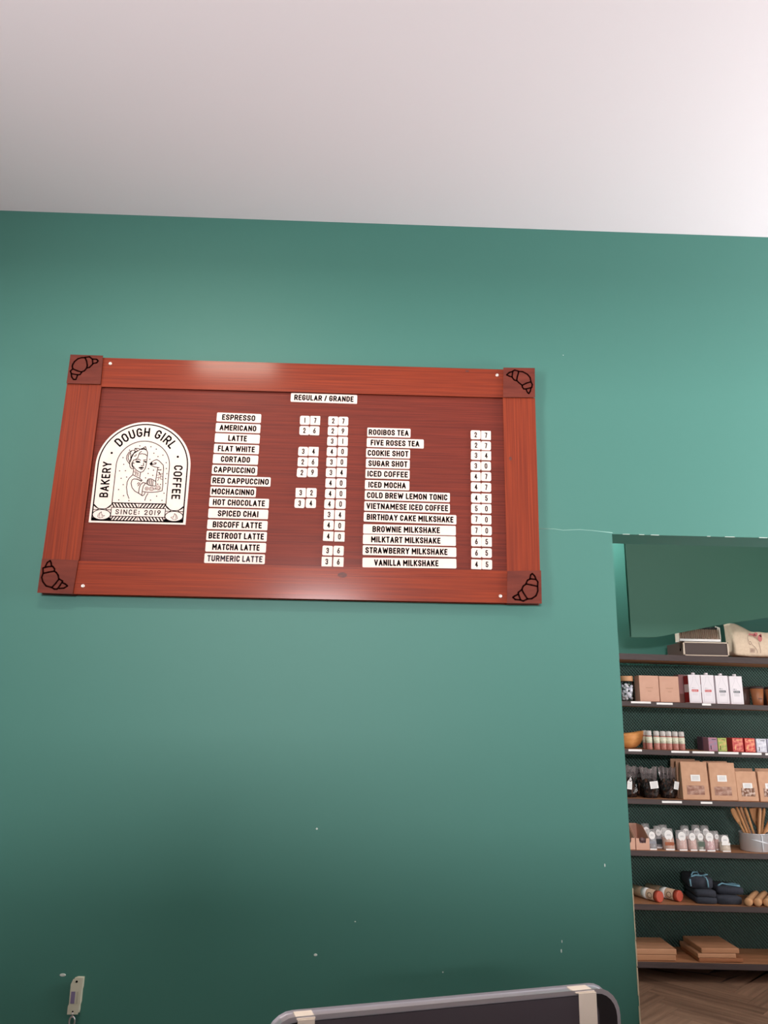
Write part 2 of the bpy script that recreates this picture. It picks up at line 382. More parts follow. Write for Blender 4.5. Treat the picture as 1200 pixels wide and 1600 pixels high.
CRO = {
 'tl': ((95, 545), 10, [[(185, 250), (215, 200), (270, 155), (330, 138), (380, 140), (403, 190), (415, 260), (405, 300), (370, 345), (320, 362), (260, 345), (190, 315), (180, 280), (185, 250)],
   [(375, 135), (450, 125), (495, 165), (500, 240), (450, 290), (410, 300)], [(495, 160), (560, 165), (585, 190), (560, 220), (505, 230)],
   [(185, 315), (150, 350), (165, 390), (250, 405), (300, 405), (330, 365)], [(165, 395), (170, 440), (200, 480), (235, 480), (265, 410)]]),
 'tr': ((760, 560), 12, [[(485, 350), (430, 335), (380, 310), (430, 265), (495, 245)], [(495, 240), (530, 220), (600, 240), (600, 275), (580, 340), (565, 420), (520, 405), (480, 350), (495, 240)],
   [(605, 245), (680, 250), (770, 300), (820, 360), (835, 440), (750, 465), (670, 505), (600, 450), (567, 410)], [(835, 440), (860, 490), (850, 545), (760, 570), (700, 575), (675, 540), (670, 505)],
   [(740, 575), (770, 640), (795, 660), (825, 610), (835, 555)]]),
 'bl': ((50, 860), 10, [[(205, 260), (240, 190), (285, 160), (300, 195), (305, 245)], [(175, 360), (172, 275), (250, 255), (325, 250), (355, 290), (350, 325), (260, 340), (175, 360)],
   [(175, 360), (152, 420), (170, 490), (220, 555), (310, 580), (375, 510), (420, 450), (410, 390), (380, 345), (350, 325)], [(310, 580), (350, 605), (395, 605), (440, 545), (480, 480), (430, 450)],
   [(425, 595), (500, 590), (555, 555), (520, 525), (475, 505)]]),
 'br': ((760, 860), 12, [[(815, 535), (830, 460), (860, 435), (905, 480), (930, 545)], [(740, 628), (770, 560), (830, 533), (930, 545), (965, 590), (960, 675), (850, 650), (740, 628)],
   [(745, 630), (690, 670), (665, 730), (690, 790), (770, 910), (850, 905), (930, 850), (965, 760), (960, 675)], [(665, 735), (595, 790), (610, 850), (640, 930), (690, 950), (770, 910)],
   [(590, 825), (530, 855), (495, 880), (540, 920), (635, 930)]]),
}
for k, (o, s, pls) in CRO.items():
    mb = MB()
    for pl in pls:
        q = [A2(o[0]+a/s, o[1]+b/s, YB) for a, b in pl]
        mb.stroke([(a, b-1.5) for a, b in q], .0056, YB-WY-.0005, caps=True)
        for e in (q[0], q[-1]): mb.disc((e[0], e[1]-1.5), .0026, YB-WY-.0005)
    mb.build('croissant_engraving', BURN, blocks[k])
for x, y in [(172.3, 568), (776.8, 586.2), (782, 931.5), (129.5, 915.5)]:
    p = at(x, y, YR)
    MB().lathe([(.0062, -.001), (.006, .0012), (.0042, .0018), (.0022, .0006), (.001, .0006)], n=14).build('screw', SCREW, board, (p.x, YR-WY, p.z-1.5), rot=(PI/2, 0, 0))
KNOT = mat('dark_knot', (66, 30, 26), rough=.5, nscale=(60, 60, 200), col2=(110, 48, 34))
for x, y, rx, rz, Y in [(535, 898.5, .016, .009, YR), (797.5, 716.5, .005, .007, YR-.001), (730, 580, .007, .003, YR)]:
    p = at(x, y, Y)
    MB().disc((0, 0), rx, 0, 14, rz).build('wood_knot', KNOT, board, (p.x, Y-WY-.0004, p.z-1.5))

# ---- tiles
YT = YP-.004                                    # tile fronts
def tile_mesh(w, h, r, d):
    pts = []
    for cx, cz, a0 in ((w/2-r, h/2-r, 0), (-w/2+r, h/2-r, 90), (-w/2+r, -h/2+r, 180), (w/2-r, -h/2+r, 270)):
        for k in range(5):
            a = math.radians(a0+22.5*k); pts.append((cx+r*math.cos(a), cz+r*math.sin(a)))
    return MB().prism_xz(pts[::-1], 0, d)
def menu_tile(txt, l, yl, r, yr, tl, tr, label, faded=False, group=None):
    a = Vector(A2(l, yl, YT)); b = Vector(A2(r, yr, YT)); c = (a+b)/2; wd = (b-a).length; ang = math.atan2(b.y-a.y, b.x-a.x)
    t = thing('menu_tile', label, 'menu tile', (c.x, YT, c.y), group=group, rot=(0, -ang, 0))
    H = .0322
    tile_mesh(wd, H, .0032, .004).build('plate', CREAM, t, bevel=.0006, seg=1)
    f = lambda x: (x-l)/(r-l)*wd-wd/2
    mb = MB(); hh = .0215
    write(mb, txt, f(tl), f(tr), -hh/2, hh, -.0004, th=.21)
    mb.build('lettering', INK_FADED if faded else INK, t)
    return t
G1 = 'drink name tiles in the left column'; G2 = 'drink name tiles in the right column'
menu_tile('REGULAR / GRANDE', 454.6, 620.7, 557.8, 624, 459.8, 552.4, 'cream header tile reading REGULAR / GRANDE below the top rail of the menu board')
for row in [('ESPRESSO', 339, 651.3, 407.5, 653.9, 347, 398.9), ('AMERICANO', 337.3, 667.6, 406.4, 670, 343.2, 400.6), ('LATTE', 335.9, 683.7, 405.4, 686.2, 356.6, 385.8),
            ('FLAT WHITE', 334.5, 700.3, 404.2, 702.6, 340.5, 398.2), ('CORTADO', 333, 716.6, 402.9, 719, 345.2, 390.8), ('CAPPUCCINO', 331.5, 733.3, 401.7, 735.6, 334.2, 398.6),
            ('RED CAPPUCCINO', 330, 750.4, 422.3, 753.1, 332.1, 420), ('MOCHACINNO', 328.8, 767.4, 399.5, 769.5, 330.9, 397.2), ('HOT CHOCOLATE', 327.2, 784.2, 419.7, 786.9, 332.7, 414),
            ('SPICED CHAI', 325.7, 801.6, 418.5, 803.9, 340.3, 403.8), ('BISCOFF LATTE', 324.2, 819, 417.5, 821.3, 332.4, 409.1), ('BEETROOT LATTE', 322.8, 836.6, 416.4, 838.6, 325.9, 412.4),
            ('MATCHA LATTE', 321.4, 854.1, 415.2, 856, 331.7, 405.6), ('TURMERIC LATTE', 319.6, 872, 413.4, 873.9, 323.9, 410)]:
    tx = row[0]; fd = tx.startswith('TURM')
    menu_tile(*row, ('cream tile reading %s in faded grey letters, lowest in the left name column' if fd else 'cream tile reading %s in the left name column of the menu board') % tx, fd, G1)
for row in [('ROOIBOS TEA', 574.1, 675, 641.2, 676.8, 576.1, 638.6), ('FIVE ROSES TEA', 573.3, 691.2, 661.9, 693.7, 579.2, 655.3), ('COOKIE SHOT', 572.3, 707.4, 640.5, 709.4, 574.5, 638.1),
            ('SUGAR SHOT', 572, 723.6, 640, 725.5, 575.6, 636.6), ('ICED COFFEE', 571.3, 739.9, 639.8, 741.8, 574.1, 637.3), ('ICED MOCHA', 570.5, 757, 639.4, 758.9, 575.6, 634.2),
            ('COLD BREW LEMON TONIC', 570.2, 773.4, 702.7, 777.4, 573.3, 699.1), ('VIETNAMESE ICED COFFEE', 569.4, 790.4, 702.7, 794.4, 572.5, 700.2), ('BIRTHDAY CAKE MILKSHAKE', 568.6, 807.3, 712.8, 812.2, 573, 708.4),
            ('BROWNIE MILKSHAKE', 567.8, 826.3, 712, 829.1, 581.9, 687.3), ('MILKTART MILKSHAKE', 567.3, 842.4, 712, 845.5, 579.8, 688.1), ('STRAWBERRY MILKSHAKE', 567, 859.4, 712.7, 862.9, 570.9, 699.1),
            ('VANILLA MILKSHAKE', 566.7, 878.8, 712.8, 880.6, 584.5, 685)]:
    menu_tile(*row, 'cream tile reading %s in the right name column of the board' % row[0], False, G2)
def digit_tile(d, x, y, label, group, w=.0338, r=None):
    p = at(x, y, YT)
    t = thing('price_tile', label, 'price tile', (p.x, YT, p.z), group=group, rot=(0, random.uniform(-.012, .022), 0))
    tile_mesh(w, .0322, r if r else random.choice((.0015, .004, .0055)), .004).build('plate', CREAM, t, bevel=.0006, seg=1)
    mb = MB(); hh = .0198; ww = GL[d][0]*hh*.98
    glyph(mb, d, -ww/2, -hh/2, hh, ww, hh*.165, -.0004)
    mb.build('digit', INK, t)
def pair(n, a, b, drink, col, group):
    digit_tile(n[0], a[0], a[1], 'cream tile with %s, left half of price %s, %s, %s' % (n[0], n, col, drink), group)
    digit_tile(n[1], b[0], b[1], 'cream tile with %s, right half of price %s, %s, %s' % (n[1], n, col, drink), group)
GR = 'price tiles in the regular column'; GG = 'price tiles in the grande column'; GS = 'price tiles in the right column'
for n, a, b, dk in [('17', (476.4, 656.6), (492.5, 656.9), 'ESPRESSO'), ('26', (475.6, 672.6), (491.3, 672.9), 'AMERICANO'), ('34', (473.8, 705.2), (489.9, 705.3), 'FLAT WHITE'), ('26', (473, 721.6), (489.2, 721.7), 'CORTADO'),
                    ('29', (471.7, 738.4), (488.4, 737.9), 'CAPPUCCINO'), ('32', (469.8, 769.7), (486.7, 769.9), 'MOCHACINNO'), ('34', (468.2, 786.3), (485.7, 786.3), 'HOT CHOCOLATE')]:
    pair(n, a, b, dk+' row', 'REGULAR column', GR)
for n, a, b, dk in [('27', (520.7, 657.6), (536.5, 658), 'ESPRESSO'), ('29', (519.9, 673.3), (535.9, 673.5), 'AMERICANO'), ('31', (519, 689.3), (535.7, 689.5), 'LATTE'), ('40', (518.4, 705.6), (535.3, 705.6), 'FLAT WHITE'),
                    ('30', (517.8, 721.9), (534.3, 721.9), 'CORTADO'), ('34', (517, 738.3), (533.7, 738.3), 'CAPPUCCINO'), ('40', (516.4, 754.6), (533.1, 754.8), 'RED CAPPUCCINO'), ('40', (515.8, 771.2), (532.8, 771.3), 'MOCHACINNO'),
                    ('40', (514.7, 787.4), (532.2, 787.6), 'HOT CHOCOLATE'), ('34', (514.1, 803.9), (531.2, 804.4), 'SPICED CHAI'), ('40', (513.5, 820.4), (530.8, 821.3), 'BISCOFF LATTE'), ('40', (512.9, 837.8), (530.4, 838.6), 'BEETROOT LATTE'),
                    ('36', (511.8, 860.2), (529, 860.4), 'MATCHA LATTE'), ('36', (510.6, 877.5), (528.7, 877.9), 'TURMERIC LATTE')]:
    pair(n, a, b, dk+' row', 'GRANDE column', GG)
ys1 = [188, 292, 393, 498, 605, 710, 820, 925, 1032, 1143, 1255, 1368, 1483]; ys2 = [193, 297, 396, 500, 605, 713, 822, 927, 1037, 1147, 1258, 1370, 1485]
xs1 = [277, 280, 280, 278, 278, 280, 282, 283, 284, 284, 284, 285, 285]; xs2 = [380, 380, 382, 380, 382, 382, 384, 384, 384, 387, 387, 387, 390]
for i, (n, dk) in enumerate(zip('27 27 34 30 47 47 45 50 70 70 65 65 45'.split(), 'ROOIBOS TEA,FIVE ROSES TEA,COOKIE SHOT,SUGAR SHOT,ICED COFFEE,ICED MOCHA,COLD BREW LEMON TONIC,VIETNAMESE ICED COFFEE,BIRTHDAY CAKE,BROWNIE,MILKTART,STRAWBERRY,VANILLA'.split(','))):
    pair(n, (700+xs1[i]/6.4, 650+ys1[i]/6.4), (700+xs2[i]/6.4, 650+ys2[i]/6.4), dk+' row', 'right column', GS)

# ---- arched logo plaque
YL = YP-.006
LX, LZ, LH = -.7737, 2.315, .1627           # arch centre and half width
plq = thing('logo_plaque', 'cream arched logo plaque with a tattooed woman flexing her arm, left on the menu board', 'sign', (LX, YL, LZ))
def arch(hw, zb, n=32): return [(hw*math.cos(PI*k/n), hw*math.sin(PI*k/n)) for k in range(n+1)]+[(-hw, zb), (hw, zb)]
MB().prism_xz(arch(LH, -.2045)[::-1], 0, .006).build('plate', CREAM, plq, bevel=.0006, seg=1)
YI = -.0005
bw = .154
mb = MB(); mb.stroke(arch(bw, -.197), .0042, YI, closed=True)
iw = .0918
mb.stroke(arch(iw, -.134), .0026, YI, closed=True)
# name-band pills
for sx in (-1, 1):
    xc = sx*(bw+iw)/2; hw = (bw-iw)/2
    mb.stroke([(xc+hw*math.cos(a), -.137+.020*math.sin(a)) for a in [PI+PI*k/14 for k in range(15)]], .0026, YI)
    mb.stroke([(xc+.0305*math.cos(2*PI*k/24), -.177+.0178*math.sin(2*PI*k/24)) for k in range(24)], .0026, YI, closed=True)
    mb.stroke([(xc-hw, -.157), (xc-hw, -.197)], .002, YI); mb.stroke([(xc+hw, -.157), (xc+hw, -.197)], .002, YI)
    for e in (-1, 1):                              # dark spandrels between pill, oval and border
        mb.stroke([(xc+e*hw, -.140), (xc+e*.012, -.1575)], .003, YI); mb.stroke([(xc+e*hw, -.160), (xc+e*.012, -.1595)], .0024, YI)
        mb.add([(xc+e*hw, YI, -.197), (xc+e*hw, YI, -.186), (xc+e*.022, YI, -.189), (xc+e*.010, YI, -.1955)], [(0, 1, 2, 3)])
    # tiny croissant in the oval
    cs = [(-.012, -.008), (-.006, -.012), (.004, -.010), (.011, -.003), (.004, -.003), (0, .003), (-.001, .010), (-.007, .006), (-.012, -.002)]
    cs = [(xc-sx*-1*p[0]*1.0*(-1), -.177+p[1]) for p in cs]
    mb.stroke(cs, .0012, YI, closed=True); mb.stroke([cs[1], cs[7]], .001, YI); mb.stroke([cs[2], cs[5]], .001, YI); mb.stroke([cs[0], cs[6]], .001, YI)
# SINCE band with hatching above and below
for z0, z1 in ((-.1505, -.135), (-.197, -.1815)):
    mb.stroke([(-iw, z0), (iw, z0)], .0026, YI); mb.stroke([(-iw, z1), (iw, z1)], .0026, YI); mb.stroke([(0, z0), (0, z1)], .002, YI)
    d = 1 if z0 > -.16 else -1
    for k in range(8):
        xa = .004+k*.0112
        for s2 in (-1, 1):
            x0, x1 = (xa, xa+.011) if d > 0 else (xa+.011, xa)
            mb.stroke([(s2*min(x0, iw), z0), (s2*min(x1, iw), z1)], .0042, YI)
mb.stroke([(-iw, -.1505), (-iw, -.1815)], .0026, YI); mb.stroke([(iw, -.1505), (iw, -.1815)], .0026, YI)
mb.build('border_lines', INK, plq)
mb = MB()
write(mb, 'SINCE: 2019', -.0765, .0765, -.1745, .0175, YI, th=.17, gap=.22, space=.45)
mb.build('lettering', INK, plq); mb = MB()
def arc_text(txt, a0, a1, r0, h, th):
    gl, W = layout(txt, .16, .36)
    for ch, x, w in gl:
        am = math.radians(a0+(a1-a0)*(x+w/2)/W); k = abs(math.radians(a1-a0))*(r0+h/2)/W
        ww = w*k
        def fn(p): # local letter coords -> rotated about the arch centre
            rr = r0+p[1]; u = p[0]
            return (rr*math.cos(am)+u*math.sin(am), rr*math.sin(am)-u*math.cos(am))
        glyph(mb, ch, -ww/2, 0, h, ww, th*h, YI, fn)
def side_text(txt, xc, za, zb, h, down):
    gl, W = layout(txt, .13, .3); k = abs(zb-za)/W
    for ch, x, w in gl:
        def fn(p):
            return (xc+(h/2-p[1])*1.0, za+p[0]) if not down else (xc-(h/2-p[1]), za-p[0])
        glyph(mb, ch, x*k, 0, h, w*k, .17*h, YI, fn)
arc_text('DOUGH GIRL', 141.5, 37, .1085, .033, .17)
mb.build('lettering', INK, plq); mb = MB()
side_text('BAKERY', -.1230, -.116, .0125, .030, False)
mb.build('lettering', INK, plq); mb = MB()
side_text('COFFEE', .1230, .006, -.116, .030, True)
mb.build('lettering', INK, plq); mb = MB()
mb.disc((-.112, .045), .0042, YI, 10); mb.disc((.1177, .0375), .0042, YI, 10)
mb.build('ink_dots', INK, plq)
# the line drawing
mb = MB()
def D(x, y): a = A2(185+x/13.333, 690+y/13.333, YL); return (a[0]-LX, a[1]-LZ)
LW = .0025
for pl in [[(240, 475), (185, 400), (168, 350), (180, 290), (215, 230), (270, 190), (335, 180)], [(245, 235), (215, 280), (200, 340), (230, 410), (245, 440)], [(275, 195), (250, 230), (262, 290), (255, 350)],
           [(345, 140), (345, 212), (420, 190), (455, 158), (400, 143), (345, 140)], [(455, 160), (505, 140), (568, 105), (582, 165), (500, 152), (455, 160)], [(360, 150), (400, 185)], [(520, 135), (560, 150)],
           [(345, 212), (290, 280), (255, 370), (235, 440), (240, 520), (270, 562), (325, 570)], [(415, 190), (320, 250), (280, 330), (250, 420)], [(375, 260), (360, 300), (320, 300)], [(365, 205), (300, 265), (262, 350)],
           [(490, 200), (450, 225), (430, 260), (405, 340), (345, 380), (310, 385)], [(450, 165), (540, 160), (590, 182), (610, 230), (603, 300)], [(430, 260), (500, 252), (560, 265), (597, 298)],
           [(603, 300), (592, 400), (582, 480), (560, 560), (520, 620), (470, 642), (420, 625), (370, 590), (330, 545)], [(335, 455), (305, 440), (290, 480), (308, 520), (335, 535)], [(320, 380), (300, 420), (280, 450), (283, 510), (325, 560)],
           [(360, 388), (420, 366), (470, 392)], [(515, 388), (580, 376)], [(525, 440), (522, 480), (530, 495), (500, 510), (472, 497)], [(455, 575), (480, 580), (505, 573)],
           [(320, 580), (302, 685)], [(462, 648), (445, 755)], [(300, 690), (370, 728), (440, 765), (492, 805)], [(300, 690), (220, 770), (185, 840), (170, 950), (185, 1090), (222, 1190)],
           [(492, 822), (400, 788), (330, 775), (285, 800), (265, 870), (285, 960), (340, 1030), (430, 1082)], [(515, 850), (460, 900), (432, 980), (422, 1075), (500, 1130), (530, 1115), (560, 1060)], [(565, 868), (520, 930), (497, 1020), (490, 1122)],
           [(380, 775), (480, 828), (498, 800)], [(425, 848), (392, 890)], [(455, 855), (405, 930)], [(510, 850), (585, 872)], [(505, 1040), (600, 1055), (700, 1057), (800, 1050), (912, 1025)],
           [(912, 1025), (925, 900), (930, 700), (942, 560), (935, 490)], [(785, 920), (778, 820), (800, 660), (822, 545)], [(660, 475), (695, 425), (740, 395), (800, 375), (850, 402), (935, 490)], [(660, 475), (700, 502), (760, 530), (855, 545)],
           [(700, 430), (702, 462), (740, 478), (780, 466), (790, 442), (735, 448)], [(660, 475), (720, 480)], [(585, 880), (600, 820), (625, 780), (670, 773), (720, 795), (778, 832)], [(625, 795), (608, 888)], [(655, 785), (642, 900)], [(690, 795), (680, 908)], [(722, 812), (715, 912)],
           [(585, 880), (640, 910), (720, 922), (785, 925)], [(620, 1075), (575, 1150), (547, 1235)]]:
    mb.stroke([D(*p) for p in pl], LW, YI)
for pl in [[(360, 418), (400, 410), (440, 418), (450, 430), (400, 432), (360, 418)], [(520, 415), (550, 410), (582, 425), (550, 432)], [(425, 545), (480, 538), (522, 545), (480, 555), (425, 545)], [(655, 470), (680, 440), (690, 480)]]:
    mb.stroke([D(*p) for p in pl], .0036, YI)
for pl in [[(330, 620), (360, 655), (350, 690), (395, 700), (410, 680), (375, 660), (340, 640)], [(345, 600), (380, 640), (430, 670)], [(400, 720), (430, 700)],      # tattoos
           [(820, 600), (900, 580)], [(815, 575), (895, 600)], [(805, 700), (870, 690), (850, 660), (830, 640)], [(860, 650), (890, 700), (870, 750), (890, 790)], [(800, 760), (850, 740), (835, 790), (815, 820)], [(885, 670), (925, 670)], [(885, 730), (925, 735)], [(880, 785), (925, 790)]]:
    mb.stroke([D(*p) for p in pl], .0017, YI)
for cx, cy, r in [(592, 980, 36), (690, 985, 44), (690, 985, 22), (830, 965, 46), (835, 968, 24), (590, 980, 15), (762, 985, 18)]:
    mb.stroke([D(cx+r*math.cos(2*PI*k/12), cy+r*math.sin(2*PI*k/12)) for k in range(12)], .0015, YI, closed=True)
for x, y in [(447, 90), (678, 108), (790, 158), (232, 178), (740, 243), (928, 283), (825, 313), (655, 370), (97, 335), (112, 475), (997, 440), (1000, 562), (628, 565), (733, 597), (25, 610), (148, 607), (620, 665), (717, 705), (1012, 668),
             (172, 740), (57, 765), (567, 757), (985, 770), (988, 872), (100, 897), (5, 1000), (950, 1077), (108, 1127), (797, 1137), (670, 1220), (908, 1225), (220, 1230), (820, 888), (878, 893), (850, 648), (8, 1215)]:
    mb.disc(D(x, y), .00215, YI, 8)
mb.build('line_drawing', INK, plq)

# ================================================================== SHELVING UNIT
YS = 4.70; SX0, SX1, SDEP = 1.42, 3.1, .30
TOPZ = [1.878, 1.597, 1.322, 1.047, .768, .488, .197]
TILT = -.0115
def SZ(i, x): return TOPZ[i]+TILT*(x-1.58)
unit = thing('shelving_unit', 'tall dark shelving unit with brown wooden shelves and diamond mesh back, beyond the opening', 'shelving', (1.58, YS, 0))
for i in range(7):
    sl = TILT; x0, x1 = SX0-1.58, SX1-1.58; th = .028 if i else .036
    def slab(y0, y1, zt, zb):
        return MB().add([(x0, y0, zb+x0*sl), (x1, y0, zb+x1*sl), (x1, y1, zb+x1*sl), (x0, y1, zb+x0*sl), (x0, y0, zt+x0*sl), (x1, y0, zt+x1*sl), (x1, y1, zt+x1*sl), (x0, y1, zt+x0*sl)],
                        [(3, 2, 1, 0), (4, 5, 6, 7), (0, 1, 5, 4), (1, 2, 6, 5), (2, 3, 7, 6), (3, 0, 4, 7)])
    slab(.002, SDEP, TOPZ[i], TOPZ[i]-th).build('shelf_board', SHELF_TOP, unit)
    fr = slab(-.012, .002, TOPZ[i]-.0005, TOPZ[i]-th-.001).build('shelf_front', SHELF_FACE, unit, bevel=.0012, seg=1)
for x in (SX0-.02, SX1-.02):
    for y in (.0, SDEP-.03):
        MB().box((x-1.58, y+.015, (FZ+1.86)/2), (.03, .03, 1.86-FZ)).build('post', SHELF_FACE, unit, bevel=.002)
# expanded metal back: diamond strands
mb = MB(); dx, dz = .0188, .0215; zt, zb = 1.84, .17; rw = .0031
z = zb; yb = SDEP-.004
nx = int((SX1-SX0)/dx)
k = 0
while z < zt:
    for i in range(nx):
        xa = SX0-1.58+i*dx
        for (p, q) in (((xa, z), (xa+dx/2, z+dz/2)), ((xa+dx/2, z+dz/2), (xa+dx, z)), ((xa, z+dz), (xa+dx/2, z+dz/2)), ((xa+dx/2, z+dz/2), (xa+dx, z+dz))):
            mb.add([(p[0], yb, p[1]-rw/2), (q[0], yb+.001, q[1]-rw/2), (q[0], yb-.002, q[1]+rw/2), (p[0], yb-.003, p[1]+rw/2)], [(0, 1, 2, 3)])
    z += dz
mb.build('mesh_back', MESHM, unit)
struct(MB().box((2.3, YS+SDEP+.04, .95), (1.85, .02, 1.76)).build('wall_panel_dark', mat('dark_green_back_panel', (34, 52, 48), rough=.6)))

# price strips on the shelf fronts
def strips(i, lst, words):
    for (x0, x1, y), wd in zip(lst, words):
        a = at(x0, y, YS-.0135); b = at(x1, y, YS-.0135)
        o = MB().box((0, 0, 0), (b.x-a.x, .001, .0115)).build('price_strip', PAPER, None, ((a.x+b.x)/2, YS-.0128, (a.z+b.z)/2))
        tag(o, wd, 'price strip', 'white price strips on the shelf fronts')
strips(1, [(986, 1017, 1097.5), (1026, 1051, 1099.5), (1097, 1111, 1100.8)], ['long white price strip below the left kraft box', 'white price strip below the right kraft box', 'short white price strip below the white cartons'])
strips(2, [(982, 1003, 1172.3), (1049, 1077, 1174.8), (1082, 1116, 1175.6), (1122.5, 1154, 1176.6), (1159, 1190, 1177.8), (1196, 1222, 1178.6)],
       ['white price strip below the wooden bowl', 'white price strip below the right end of the spice bottles', 'white price strip below the pink tea box', 'white price strip below the deep red tea box and the green one',
        'white price strip below the silver tea box', 'white price strip cut off by the right picture edge'])
strips(3, [(1034.5, 1065.5, 1253.2), (1095, 1113, 1254.4)], ['white price strip below the dark cellophane bags', 'short white price strip below the tall kraft pouches'])

# ================================================================== GOODS ON THE SHELVES
YF = 4.712
def X(px, py, Y=YF): return at(px, py, Y).x
def Z(px, py, Y=YF): return at(px, py, Y).z
def cuboid(w, d, h, z0=0): return MB().box((0, d/2, z0+h/2), (w, d, h))
def mark(parent, name, m, x0, x1, z0, z1, y=-.0006):
    return MB().quad([(x0, y, z0), (x1, y, z0), (x1, y, z1), (x0, y, z1)]).build(name, m, parent)

# --- top shelf: gift box, tray of sticks, canvas bag
TBROWN = mat('dark_brown_card', (74, 58, 54), rough=.6)
x0, x1 = X(1068, 1015), X(1138.8, 1015); zb = SZ(0, x0)
bx = thing('gift_box', 'flat dark brown box with cream edges on the top shelf under the striped tray', 'box', ((x0+x1)/2, YF, zb+.0005), 0)
w_, h_ = x1-x0, .084; D_ = .255
mb = MB().box((0, D_/2+.004, h_/2), (w_-.004, D_, h_-.003)); mb.build('carton', TBROWN, bx, bevel=.0015)
mb = MB()
for c, d in (((0, .003, h_-.003), (w_, .008, .006)), ((0, .003, .003), (w_, .008, .006)), ((-w_/2+.004, .003, h_/2), (.008, .008, h_)), ((w_/2-.004, .003, h_/2), (.008, .008, h_))): mb.box(c, d)
mb.build('cream_rim', mat('cream_card', (216, 196, 178), rough=.7), bx)
MB().lathe([(.009, 0), (.009, .0008)], n=16).build('seal', INK, bx, (-w_/2-.0002+.002, .05, h_*.45), rot=(0, -PI/2, 0))
TRAYC = mat('cream_tray_card', (226, 208, 194), rough=.7)
tx0, tx1 = X(1061, 1000, 4.715), X(1126.5, 1000, 4.715); tw = tx1-tx0
tz = zb+h_+.0005
tr = thing('snack_tray', 'open cream tray of brown stick packets standing on the dark gift box', 'tray', ((tx0+tx1)/2, 4.712, tz))
MB().box((0, .03, .002), (tw, .06, .004)).box((0, .001, .009), (tw, .002, .018)).build('tray_base', PAPER, tr)
for s in (-1, 1):
    MB().prism_xz([(0, 0), (.06, 0), (.06, .105), (.0, .09)], -.0015, .0015).build('tray_side', TRAYC, tr, (s*(tw/2-.002), 0, 0), rot=(0, 0, PI/2))
STK = mat('brown_stick_wrap', (112, 76, 58), rough=.5); STK2 = mat('cream_stick_wrap', (214, 188, 168), rough=.5); BLK = mat('black_cap', (22, 18, 18), rough=.3)
nst = 21
for k in range(nst):
    xx = tx0+.010+(tw-.02)*(k+.5)/nst
    st = thing('stick_packet', 'slim brown stick packet with dark tip in the cream tray on the top shelf', 'packet', (xx, 4.722, tz+.0045), group='stick packets in the tray')
    MB().box((0, .012, .038), ((tw-.02)/nst*.62, .02, .075)).build('wrap', STK2, st, bevel=.002)
    MB().box((0, .0015, .038), ((tw-.02)/nst*.30, .0012, .073)).build('stripe', STK, st)
    MB().sphere((0, .012, .082), (.0072, .010, .0075), 8, 6).build('tip', BLK, st)
CANV = mat('cream_canvas', (222, 198, 174), rough=.9, nscale=(60, 60, 60), col2=(212, 186, 162), bump=.2)
cx0 = X(1148, 1020); cz = SZ(0, cx0)
bag = thing('canvas_bag', 'cream canvas bag printed with pink flowers on the right of the top shelf', 'bag', (cx0, YF, cz))
def canvas():
    W, Dp, H = .40, .11, .205; nx, nz = 16, 8
    vs = []; fs = []; ring = []
    per = [(i/nx*W, 0) for i in range(nx+1)]+[(W, Dp*j/4) for j in range(1, 5)]+[(W-i/nx*W, Dp) for i in range(1, nx+1)]+[(0, Dp-Dp*j/4) for j in range(1, 4)]
    n = len(per)
    for k in range(nz+1):
        t = k/nz
        for (x, y) in per:
            sag = .05*math.sin(PI*min(max((x-.03)/.34, 0), 1))*t**3
            z = H*t-sag
            bul = math.sin(PI*t)*.006
            yy = y+(-bul if y < .01 else bul if y > Dp-.01 else 0)+(Dp/2-y)*.55*t**2*(0.3+.7*math.sin(PI*x/W))
            xx = x+(-.012*t*t if x < .01 else 0)+(.03*math.sin(PI*t)*min(y, Dp-y)/Dp if x < .01 else 0)
            vs.append((xx, yy, z+.003*math.sin(x*70+k)+(.0 if t < 1 else .004*math.sin(x*40))))
    for k in range(nz):
        for i in range(n): fs.append((k*n+i, k*n+(i+1) % n, (k+1)*n+(i+1) % n, (k+1)*n+i))
    fs.append(list(range(n-1, -1, -1)))
    return MB().add(vs, fs, True)
MBc = canvas()
zmin = min(v[2] for v in MBc.v); MBc.v = [(v[0], v[1], v[2]-zmin if v[2] < .01 else v[2]) for v in MBc.v]
bo = MBc.build('canvas_body', CANV, bag, sub=1)
sd = bo.modifiers.new('solid', 'SOLIDIFY'); sd.thickness = .002
PINK = mat('pink_print', (196, 112, 112), rough=.9); GREYP = mat('faded_brown_print', (150, 118, 110), rough=.9)
def bagp(px, py): a = at(px, py, YF-.008); return (a.x-cx0, a.z-cz)
def zb2(x, y): return bagp(1070+x/9.23, 950+y/9.23)
mb = MB()
for cx, cy, rx, ry in [(1025, 375, 26, 22), (985, 385, 30, 16), (940, 380, 22, 12), (1085, 435, 30, 48), (1095, 395, 16, 22), (1010, 400, 25, 12)]:
    p = zb2(cx, cy); mb.disc(p, rx/9.23*.0041, -.0075, 12, ry/9.23*.0041)
mb.build('pink_flower_print', PINK, bag)
mb = MB()
for pl in [[(965, 520), (1010, 560), (1045, 610), (1048, 650)], [(1068, 495), (1085, 560), (1098, 610), (1095, 650)], [(925, 490), (950, 480), (965, 510), (940, 530), (925, 500)], [(910, 400), (905, 440), (920, 470)]]:
    mb.stroke([zb2(*p) for p in pl], .0024, -.0075)
for k in range(5): mb.stroke([zb2(945, 588+k*12), zb2(1015, 590+k*12)], .0022, -.0075)
mb.build('stem_print', GREYP, bag)

